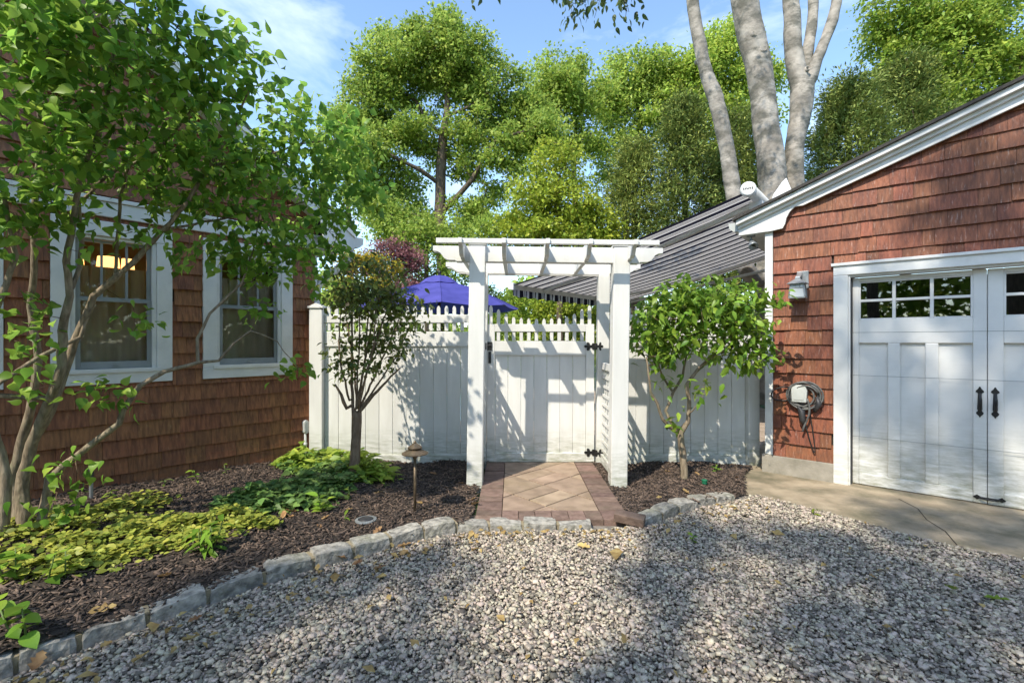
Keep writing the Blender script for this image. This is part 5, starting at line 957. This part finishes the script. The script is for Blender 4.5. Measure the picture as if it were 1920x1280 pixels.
def hedge_bush(px, py, Y, w, h, label, seed, lm='mapleleaf'):
    r = np.random.default_rng(seed); c = at(px, py, Y); b = Vector((c.x, c.y, 0)); t = empty('hedge_shrub', b, 0, label, 'shrub', 'shrubs behind the patio')
    att = blobs([((c.x, c.y, c.z * .6), (w, w * .7, c.z * .45), 46), ((c.x, c.y - .1, c.z), (w * .8, w * .6, h), 34)], r)
    s_, tw, tips = grow([([b, Vector((b.x, b.y, c.z * .7))], [.04, .02])], att, .25, .005, .3, 2.3, r); tube_mesh('stem', rel(s_, t), mat['oakbark'], t); tube_mesh('twig', rel(tw, t), mat['oakbark'], t)['kind'] = 'stuff'
    P, D, U, S = leaf_data(tips, 95, .14, .08, r, .2, .9); X, Yv, Z = frames(D, U); W, FF = scatter(LQ, P - np.array(b)[None], X, Yv, Z, S)
    o = link('foliage', np_mesh('foliage', W, FF, mat[lm], np.repeat(r.uniform(0, 1, len(P)), len(LQ[1]))), t); o['kind'] = 'stuff'
for k, (px, py, Y, lb_, lm) in enumerate(((985, 575, 13.4, 'green shrub showing between umbrella edge and awning valance', 'mapleleaf'), (1050, 585, 13.0, 'yellow green shrub above the middle of the gate', 'limeleaf'), (1110, 590, 13.6, 'green shrub behind the right end of the gate pickets', 'mapleleaf'), (910, 560, 14.0, 'green shrub behind the arbor post nearest the umbrella', 'mapleleaf'), (1180, 575, 14, 'green shrub under the awning beyond the arbor post', 'oakleaf'), (1300, 560, 14, 'green shrub under the awning behind the small tree', 'oakleaf'), (1400, 520, 14.5, 'green shrub under the awning beside the beech foot', 'mapleleaf'), (800, 540, 14, 'green shrub hidden behind the blue umbrella', 'oakleaf'), (700, 540, 13, 'green shrub behind the golden shrub', 'oakleaf'))):
    hedge_bush(px, py, Y, 1.1, .45, lb_, 60 + k, lm)
# far wood closing the view
r = np.random.default_rng(77); n = 30000; x = r.uniform(-45, 45, n); hh = 4.5 + 1.5 * np.sin(x * .31) + 1.0 * np.sin(x * .83 + 1); z = hh * r.uniform(0, 1, n) ** .8; P = np.stack([x, 34 + r.normal(0, 1.5, n) + .01 * x * x, z], -1)
X, Yv, Z = frames(unit(r.normal(size=(n, 3))), r.normal(0, .6, (n, 3)) + np.array((0, -.3, .7))); W, FF = scatter(LQ, P, X, Yv, Z, r.uniform(.35, .7, n))
o = link('far_wood', np_mesh('far_wood', W, FF, mat['oakleaf'], np.repeat(r.uniform(0, 1, n), len(LQ[1])))); tag(o, 'low green wood far behind the garden trees', 'woods', kind='stuff')
n = 34000; a = r.uniform(-2.7, -.15, n); rad = 19 + r.normal(0, 1.6, n); z = (8.5 + 1.5 * np.sin(a * 7) + np.sin(a * 17)) * r.uniform(0, 1, n) ** .85; P = np.stack([rad * np.cos(a), rad * np.sin(a), z], -1)
X, Yv, Z = frames(unit(r.normal(size=(n, 3))), r.normal(0, .6, (n, 3)) + np.array((0, .2, .7))); W, FF = scatter(LQ, P, X, Yv, Z, r.uniform(.35, .6, n))
o = link('far_wood', np_mesh('far_wood', W, FF, mat['oakleaf'], np.repeat(r.uniform(0, 1, n), len(LQ[1])))); tag(o, 'wood along the road, mirrored in the garage door panes', 'woods', kind='stuff')
# ---- the beech: three stems, crown above the frame, a few hanging sprays in it
BY = 10.2; bb = gar_pt(-1.05, 5.5, 0); BY = bb.y
rb = np.random.default_rng(51); be = empty('beech_tree', bb, 0, 'smooth grey beech with three thick stems rising behind the garage roof', 'tree')
Bsk = [([bb] + tr([(1452, 560, 0), (1455, 470, 0), (1455, 380, 0), (1448, 323, 0), (1435, 216, 0), (1428, 160, 0), (1420, 108, 0), (1399, 18, 0), (1385, -60, 0), (1370, -250, 0)], BY), [.46, .38, .33, .29, .28, .255, .25, .265, .265, .25, .18]),
       (tr([(1485, 480, .2), (1490, 380, .2), (1490, 323, .2), (1493, 250, .2), (1502, 198, .2), (1505, 155, .2)], BY), [.24, .20, .185, .185, .225, .26]),
       (tr([(1500, 165, .2), (1488, 110, .2), (1486, 72, .2), (1484, 10, .2), (1483, -60, .2), (1490, -200, .2)], BY), [.20, .18, .17, .165, .15, .10]),
       (tr([(1512, 165, .2), (1527, 126, .2), (1550, 72, .2), (1568, 10, .2), (1585, -60, .2), (1620, -180, .2)], BY), [.18, .12, .115, .105, .10, .06]),
       (tr([(1508, 155, .3), (1513, 120, .35), (1518, 72, .4), (1524, 0, .45), (1535, -80, .5)], BY), [.14, .115, .11, .10, .08]),
       (tr([(1400, 520, -.2), (1373, 345, -.2), (1356, 252, -.2), (1338, 172, -.2), (1316, 108, -.2), (1301, 30, -.2), (1290, -80, -.2), (1270, -260, -.2)], BY), [.18, .155, .15, .15, .125, .125, .11, .07]),
       ([at(1290, -80, BY), Vector((2.4, 8.6, 8.6)), Vector((1.4, 7.0, 7.6)), Vector((1.0, 6.0, 6.5))], [.06, .04, .025, .012])]
att = blobs([((1.05, 5.9, 5.85), (.52, .5, .32), 26), ((1.35, 5.8, 5.75), (.3, .4, .28), 14), ((.75, 5.8, 5.95), (.25, .3, .3), 9), ((-.28, 5.7, 5.70), (.10, .1, .10), 3), ((1.2, 6.4, 7.0), (1.0, .9, .5), 20), (bb + Vector((-.5, 0, 12)), (3.0, 2.6, 1.6), 60), (bb + Vector((-3.0, -1.0, 11.2)), (2.0, 1.8, 1.0), 30), (bb + Vector((-3.0, -3.6, 10.2)), (.9, .9, .5), 16), (bb + Vector((-2.4, -3.3, 9.0)), (.7, .6, .4), 10), (bb + Vector((-3.3, -3.9, 12.0)), (1.0, 1.0, .5), 16), (bb + Vector((-1.9, -3.2, 10.8)), (.7, .7, .5), 10)], rb)
s_, tw, tips = grow(Bsk, att, .3, .003, .35, 2.4, rb, .0, .05)
trunk = tube_mesh('trunk', rel(s_, be), mat['beech'], be, 18)
sm = trunk.modifiers.new('lumps', 'SUBSURF'); sm.levels = sm.render_levels = 1
tx = bpy.data.textures.new('lumps', 'CLOUDS'); tx.noise_scale = .35; dm = trunk.modifiers.new('swell', 'DISPLACE'); dm.texture = tx; dm.strength = .05; dm.mid_level = .5
tube_mesh('branches', rel(tw, be), mat['oakbark'], be)['kind'] = 'stuff'
for (px, py, rr_) in ((1413, 65, .06), (1430, 93, .075), (1311, 110, .045), (1513, 130, .05)):       # knots of shed limbs
    c = at(px, py, BY - (.22 if 1400 < px < 1500 else .10 if px < 1400 else -.02)); kn = B(); kn.lathe([(rr_ * 1.25, -.12), (rr_ * 1.15, .0), (rr_ * .95, .045), (rr_ * .7, .035), (rr_ * .55, -.01), (.001, -.02)], 14)
    o = kn.obj('knot', mat['beech'], be, smooth=True); o.location = c - Vector(be.location); o.rotation_euler = (R(78), 0, R(random.uniform(-20, 20)))
leaves(be, leaf_data(tips, 8, .085, .095, rb, .9, .3), OVAL, OVAL2, mat['beechleaf'], rb, 120)
# ---- shade trees behind the viewer whose crowns dapple the drive and garage
def shade_tree(name, label, base, targets, H, seed, per=42, spread=.17, ls=.18):
    r = np.random.default_rng(seed); bl = []
    for (x, y, z, rad, n) in targets:
        k = (H - z) / 1.40; bl.append(((x - .755 * k, y - k, H), (rad, rad, rad * .8), n))
    b = Vector(base); cx = np.mean([q[0][0] for q in bl]); cy = np.mean([q[0][1] for q in bl])
    sk = [([b, b + Vector((.05, .1, H * .35)), Vector((b.x * .6 + cx * .4, b.y * .6 + cy * .4, H * .72)), Vector((cx, cy, H))], [.24, .18, .13, .05])]
    t = tree(name, label, b, sk, bl, 0, per, spread, ls, LQ, 'oakleaf', 'oakbark', seed, seg=.5)
shade_tree('maple_tree', 'spreading maple behind the viewer that shades the gravel', (-9.0, -9.0, 0), [(1.4, 3.25, 0, .22, 5), (1.9, 3.0, 0, .25, 5), (2.45, 2.72, 0, .28, 6), (3.0, 2.4, 0, .28, 6), (.85, 2.72, 0, .2, 3), (1.45, 2.3, 0, .25, 5), (1.95, 1.95, 0, .28, 6), (2.6, 1.65, 0, .3, 6), (-1.3, 2.35, 0, .35, 7), (-.75, 2.75, 0, .25, 4), (-1.6, 1.85, 0, .35, 7), (-.6, 1.95, 0, .25, 4), (.45, 1.85, 0, .2, 3)], 14.5, 91)
shade_tree('maple_tree', 'tall maple behind the viewer that dapples the garage', (-4.6, -9.5, 0), [(3.55, 4.35, 1.1, .28, 5), (4.0, 3.95, 1.7, .28, 6), (3.75, 4.15, .5, .28, 5), (3.9, 4.0, 2.5, .28, 4), (4.4, 3.6, 2.75, .3, 5), (3.2, 3.6, 0, .25, 4), (3.7, 3.3, 0, .25, 4), (4.2, 2.9, .1, .35, 5), (4.5, 3.5, 1.2, .3, 5), (3.3, 4.55, 1.75, .2, 2), (4.15, 3.8, 1.0, .18, 2)], 15.5, 92)
# ---- ground plants
def plant(name, label, base, n, size, h, tpl, m, seed, spread=.6, group=None, pairs=True, stems=1, srad=.10):
    r = np.random.default_rng(seed); p = empty(name, base, 0, label, 'plant', group); mesh = np_mesh('leaf', tpl[0], tpl[1], mat[m], smooth=True); b = B()
    for s in range(stems):
        a0 = r.uniform(0, 6.28); off = Vector((math.cos(a0), math.sin(a0), 0)) * (srad * r.uniform(.2, 1) if stems > 1 else 0); hh = h * r.uniform(.7, 1.1); lean = Vector((r.normal(0, .12), r.normal(0, .12), 1)) * hh
        b.tube([off * .4, off * .8 + lean * .5, off + lean], [.005, .004, .003], 5)
        for i in range(n):
            t = (i + 1) / n; a = a0 + i * 2.4 + r.uniform(-.4, .4); q = off * (.4 + .6 * t) + lean * t
            el = spread * (1 - .5 * t) + r.uniform(-.15, .25); D = np.array([[math.cos(a), math.sin(a), .75 - el]]); U = np.array([[r.normal(0, .2), r.normal(0, .2) - .2, 1.0]]); X, Y, Z = frames(D, U); S = size * r.uniform(.7, 1.15)
            o = link('leaf', mesh, p); o.matrix_local = Matrix(((X[0, 0] * S, Y[0, 0] * S, Z[0, 0] * S, q.x), (X[0, 1] * S, Y[0, 1] * S, Z[0, 1] * S, q.y), (X[0, 2] * S, Y[0, 2] * S, Z[0, 2] * S, q.z), (0, 0, 0, 1)))
    b.obj('stem', mat['stem'], p, smooth=True); return p
def bedp(px, py, z=.08):
    q = gnd(px, py, z); q.z = float(bedz(q.x, q.y)); q = gnd(px, py, q.z); q.z = float(bedz(q.x, q.y)); return q
plant('broadleaf_seedling', 'broad leaved green seedling at the very corner beside the first kerb stone', bedp(48, 1195), 6, .08, .16, BROAD, 'shrubleaf', 1, .9, stems=2)
plant('broadleaf_seedling', 'pale green seedling with round leaves near the picture corner kerb', bedp(12, 1160), 5, .075, .16, BROAD, 'shrubleaf', 2, .9)
plant('broadleaf_seedling', 'tall round leaved seedling beside the lilac foot', bedp(18, 1090), 6, .075, .18, BROAD, 'shrubleaf', 3, .8, stems=2)
plant('broadleaf_seedling', 'slim two tiered seedling between lilac and kerb', bedp(88, 1095), 6, .07, .17, BROAD, 'shrubleaf', 4, .8)
plant('broadleaf_seedling', 'small seedling with level top leaves among golden creeper', bedp(122, 1085), 5, .07, .14, BROAD, 'shrubleaf', 5, .9)
plant('leafy_clump', 'clump of pointed drooping green leaves in front of the golden creeper', bedp(385, 1035), 7, .12, .17, LANCE, 'shrubleaf', 6, .75, stems=5, srad=.10)
plant('leafy_clump', 'upright bright green clump beside the green ground cover', bedp(607, 962), 6, .095, .14, OVAL, 'shrubleaf', 7, .5, stems=2, srad=.03)
plant('leafy_clump', 'slender green sprout near the vase shrub foot', bedp(657, 935), 5, .07, .10, LANCE, 'shrubleaf', 8, .4)
plant('leafy_clump', 'tiny sprout beside the round in-ground light', bedp(648, 975), 2, .08, .05, LANCE, 'shrubleaf', 9, .3)
plant('leafy_clump', 'small sprout right beside the path light', bedp(722, 912), 3, .06, .06, LANCE, 'limeleaf', 10, .3)
plant('leafy_clump', 'small weed against the house wall near the stake', bedp(155, 925), 5, .06, .10, LANCE, 'shrubleaf', 11, .5); plant('leafy_clump', 'low spreading weed behind the stake', bedp(205, 932), 6, .07, .05, LANCE, 'shrubleaf', 12, .7)
plant('leafy_clump', 'little weed midway along the house foundation', bedp(308, 905), 4, .06, .05, LANCE, 'shrubleaf', 13, .5); plant('leafy_clump', 'upright weed among bark near the green ground cover', bedp(372, 905), 6, .06, .14, OVAL, 'shrubleaf', 14, .6); plant('leafy_clump', 'thin weed by the foundation closest to the conduit box', bedp(425, 885), 4, .045, .10, LANCE, 'shrubleaf', 15, .5)
plant('leafy_clump', 'small weed in the bark between small tree and garage', bedp(1342, 885, .02), 5, .06, .07, OVAL, 'shrubleaf', 16, .6); plant('leafy_clump', 'grass tuft at the edge of the concrete apron', gnd(1524, 966), 4, .07, .05, LANCE, 'limeleaf', 17, .2); plant('leafy_clump', 'tiny weed in the gravel edge under the garage door', gnd(1705, 1015), 4, .03, .03, LANCE, 'limeleaf', 18, .4)
plant('leafy_clump', 'small green weed sprouting in the gravel near the loose brick', gnd(1298, 1018), 6, .045, .05, OVAL, 'shrubleaf', 19, .6)
def cover(name, label, patches, n, h, size, tpl, m, seed):
    r = np.random.default_rng(seed); P = []
    for (px, py, rx, ry, w) in patches:
        c = bedp(px, py); k = int(n * w); a = r.uniform(0, 6.283, k); q = np.sqrt(r.uniform(0, 1, k)) * r.uniform(.75, 1.15, k); x = c.x + rx * q * np.cos(a); y = c.y + ry * q * np.sin(a); lump = .5 + .5 * np.sin(x * 14 + seed) * np.sin(y * 17); z = bedz(x, y) + (h * (1.1 - q * q * .75) * (.25 + .75 * lump)) * r.uniform(.35, 1, k); P.append(np.stack([x, y, z], -1))
    P = np.concatenate(P); P = P[inside(bedL, P[:, 0], P[:, 1])]; gap = np.sin(P[:, 0] * 23 + seed) * np.sin(P[:, 1] * 27 + 2 * seed) + .5 * np.sin(P[:, 0] * 61) * np.sin(P[:, 1] * 53); P = P[gap > r.uniform(-.9, .1, len(P))]; n = len(P); a = r.uniform(0, 6.283, n); D = np.stack([np.cos(a), np.sin(a), r.uniform(-.2, .5, n)], -1); U = r.normal(0, .35, (n, 3)) + np.array((0, -.15, 1)); X, Y, Z = frames(D, U)
    W, FF = scatter(tpl, P, X, Y, Z, size * np.clip(r.gamma(6, .16, n), .4, 1.8)); o = link(name, np_mesh(name, W, FF, mat[m], np.repeat(r.uniform(0, 1, n), len(tpl[1])), smooth=True)); tag(o, label, 'ground cover', kind='stuff')
cover('golden_creeper', 'low golden yellow creeper spreading over the bark mulch', [(300, 1000, .42, .34, .24), (420, 985, .32, .24, .17), (200, 1030, .36, .26, .16), (110, 1050, .34, .22, .13), (250, 950, .24, .30, .10), (60, 1000, .34, .34, .12), (480, 985, .16, .10, .05), (140, 985, .25, .3, .08)], 6800, .12, .033, ROUND, 'goldcover', 5)
cover('green_ground_cover', 'green leafy ground cover filling the bed beside the vase shrub', [(560, 930, .36, .36, .34), (480, 945, .30, .24, .18), (620, 905, .34, .40, .28), (600, 880, .40, .3, .22)], 5200, .17, .060, DIAM, 'greencover', 6)
cover('bright_ground_cover', 'bright broad leaved plants massed at the fence foot by the house corner', [(590, 872, .42, .22, .5), (660, 880, .30, .18, .25), (700, 895, .22, .2, .25)], 1500, .24, .085, OVAL2, 'mapleleaf', 8)
# ---- fallen leaves
DRY = leaf_tpl([(0, .03), (.15, .18), (.3, .30), (.42, .18), (.56, .32), (.7, .16), (.82, .20), (1, .02)], .5, -.25, .05); dm_ = np_mesh('dry_leaf', DRY[0], DRY[1], mat['drylitter'], smooth=True)
dm2 = np_mesh('green_leaf', DRY[0], DRY[1], mat['limeleaf'], smooth=True)
def fallen(px, py, s, z, where, label, green=False):
    q = gnd(px, py, z); zz = (float(bedz(q.x, q.y)) + .012) if where == 'mulch' else .026; q = gnd(px, py, zz); o = link('fallen_leaf', dm2 if green else dm_); a = random.uniform(0, 6.28)
    o.location = (q.x, q.y, zz); o.rotation_euler = (random.uniform(-.3, .3), random.uniform(-.3, .3), a); o.scale = (s, s, s)
    tag(o, label, 'leaf', 'green leaves on the gravel' if green else 'dry leaves on the ' + where)
for px, py, s, l in ((368, 1190, .10, 'large curled tan leaf on the gravel below the fourth kerb stone'), (275, 1222, .09, 'pale dry leaf on the gravel below the third kerb stone'), (660, 1058, .09, 'tan leaf pair, lower one, on gravel against the kerb below the in-ground light'), (650, 1046, .08, 'tan leaf tucked against the kerb below the in-ground light'), (745, 1024, .09, 'yellow brown leaf against the kerb below the path light, nearer the house'), (764, 1030, .08, 'yellow brown leaf on gravel below the path light, nearer the walkway'),
                     (60, 1257, .09, 'brown leaf at the foot of the first kerb stone in the corner'), (352, 1165, .06, 'small tan leaf on gravel just under the fourth kerb stone'), (1082, 1020, .09, 'tan leaf on the gravel straight out from the walkway'), (880, 1005, .08, 'tan leaf on the gravel beside the kerb at the walkway corner by the path light'), (520, 1075, .06, 'small dry leaf on gravel under the middle kerb stones'), (700, 1066, .07, 'dry leaf lying on open gravel below the in-ground light'), (208, 1200, .06, 'small reddish leaf in the kerb joint close to the picture corner'), (1640, 1080, .06, 'small brown leaf on gravel out from the garage door')):
    fallen(px, py, s, .02, 'gravel', l)
for px, py, s, l in ((545, 965, .09, 'tan leaf in the curled pile below the green ground cover, second from the house'), (560, 958, .10, 'largest tan leaf of the curled pile below the green ground cover'), (575, 950, .09, 'uppermost tan leaf of the pile below the green ground cover'), (590, 957, .08, 'tan leaf of the pile beside the upright green clump'), (530, 971, .08, 'tan leaf of the pile closest to the golden creeper'), (635, 935, .09, 'red brown leaf between the green clump and the vase shrub'), (700, 925, .08, 'dry leaf on the mulch beside the vase shrub foot'),
                     (700, 1000, .08, 'yellow leaf on mulch just below the in-ground light'), (600, 988, .07, 'small dry leaf on mulch below the upright green clump'), (890, 932, .10, 'pale leaf beside the arbor post at the walkway edge, upper one'), (884, 945, .09, 'pale leaf beside the arbor post at the walkway edge, lower one'), (165, 1148, .10, 'long tan leaf lying behind the third kerb stone'), (660, 952, .07, 'dry leaf between the vase shrub and the in-ground light'), (603, 973, .07, 'dry leaf right at the foot of the upright green clump'),
                     (718, 893, .08, 'yellowish leaf between the vase shrub and the fence'), (792, 943, .06, 'orange brown leaf at the foot of the path light'), (872, 905, .07, 'dry leaf near the fence foot beside the arbor post'), (820, 888, .08, 'dry leaf at the fence foot behind the path light'), (1240, 930, .06, 'pale leaf on the bark near the kerb below the small tree'), (1310, 892, .07, 'leaf beside the green plastic cap'), (1258, 885, .07, 'greenish dry leaf at the foot of the small tree, arbor side'), (1292, 925, .07, 'tan leaf on the bark in front of the small tree'), (1380, 895, .06, 'tan leaf on the bark near the concrete apron'), (320, 1075, .09, 'flat yellow leaf on mulch below the pointed leafy clump')):
    fallen(px, py, s, .05, 'mulch', l)
fallen(1790, 1104, .10, .02, 'gravel', 'bright green leaf on the gravel, the one closer to the garage door', True); fallen(1845, 1118, .09, .02, 'gravel', 'yellow green leaf on the gravel nearest the picture edge', True)
# ---- fine litter caught along the kerb and in the gravel
r = np.random.default_rng(88); n = 420; kp = np.array(KERB[2:] + KERB2); i = r.integers(0, len(kp), n); P = np.stack([kp[i, 0] + r.normal(.05, .22, n), kp[i, 1] - .07 - np.abs(r.normal(0, .13, n)), np.full(n, .026)], -1); P2 = np.stack([r.uniform(-2, 3.2, 160), r.uniform(1.8, 3.6, 160), np.full(160, .026)], -1); P = np.concatenate([P, P2]); P = P[inside(drive, P[:, 0], P[:, 1])]; n = len(P)
a = r.uniform(0, 6.283, n); X, Y, Z = frames(np.stack([np.cos(a), np.sin(a), r.normal(0, .3, n)], -1), r.normal(0, .4, (n, 3)) + np.array((0, 0, 1))); W, FF = scatter(DIAM, P, X, Y, Z, r.gamma(3, .009, n) + .008)
o = link('leaf_litter', np_mesh('leaf_litter', W, FF, mat['drylitter'], np.repeat(r.uniform(0, 1, n), len(DIAM[1])))); tag(o, 'brown crumbs of leaf litter scattered over the gravel along the kerb', 'litter', kind='stuff')
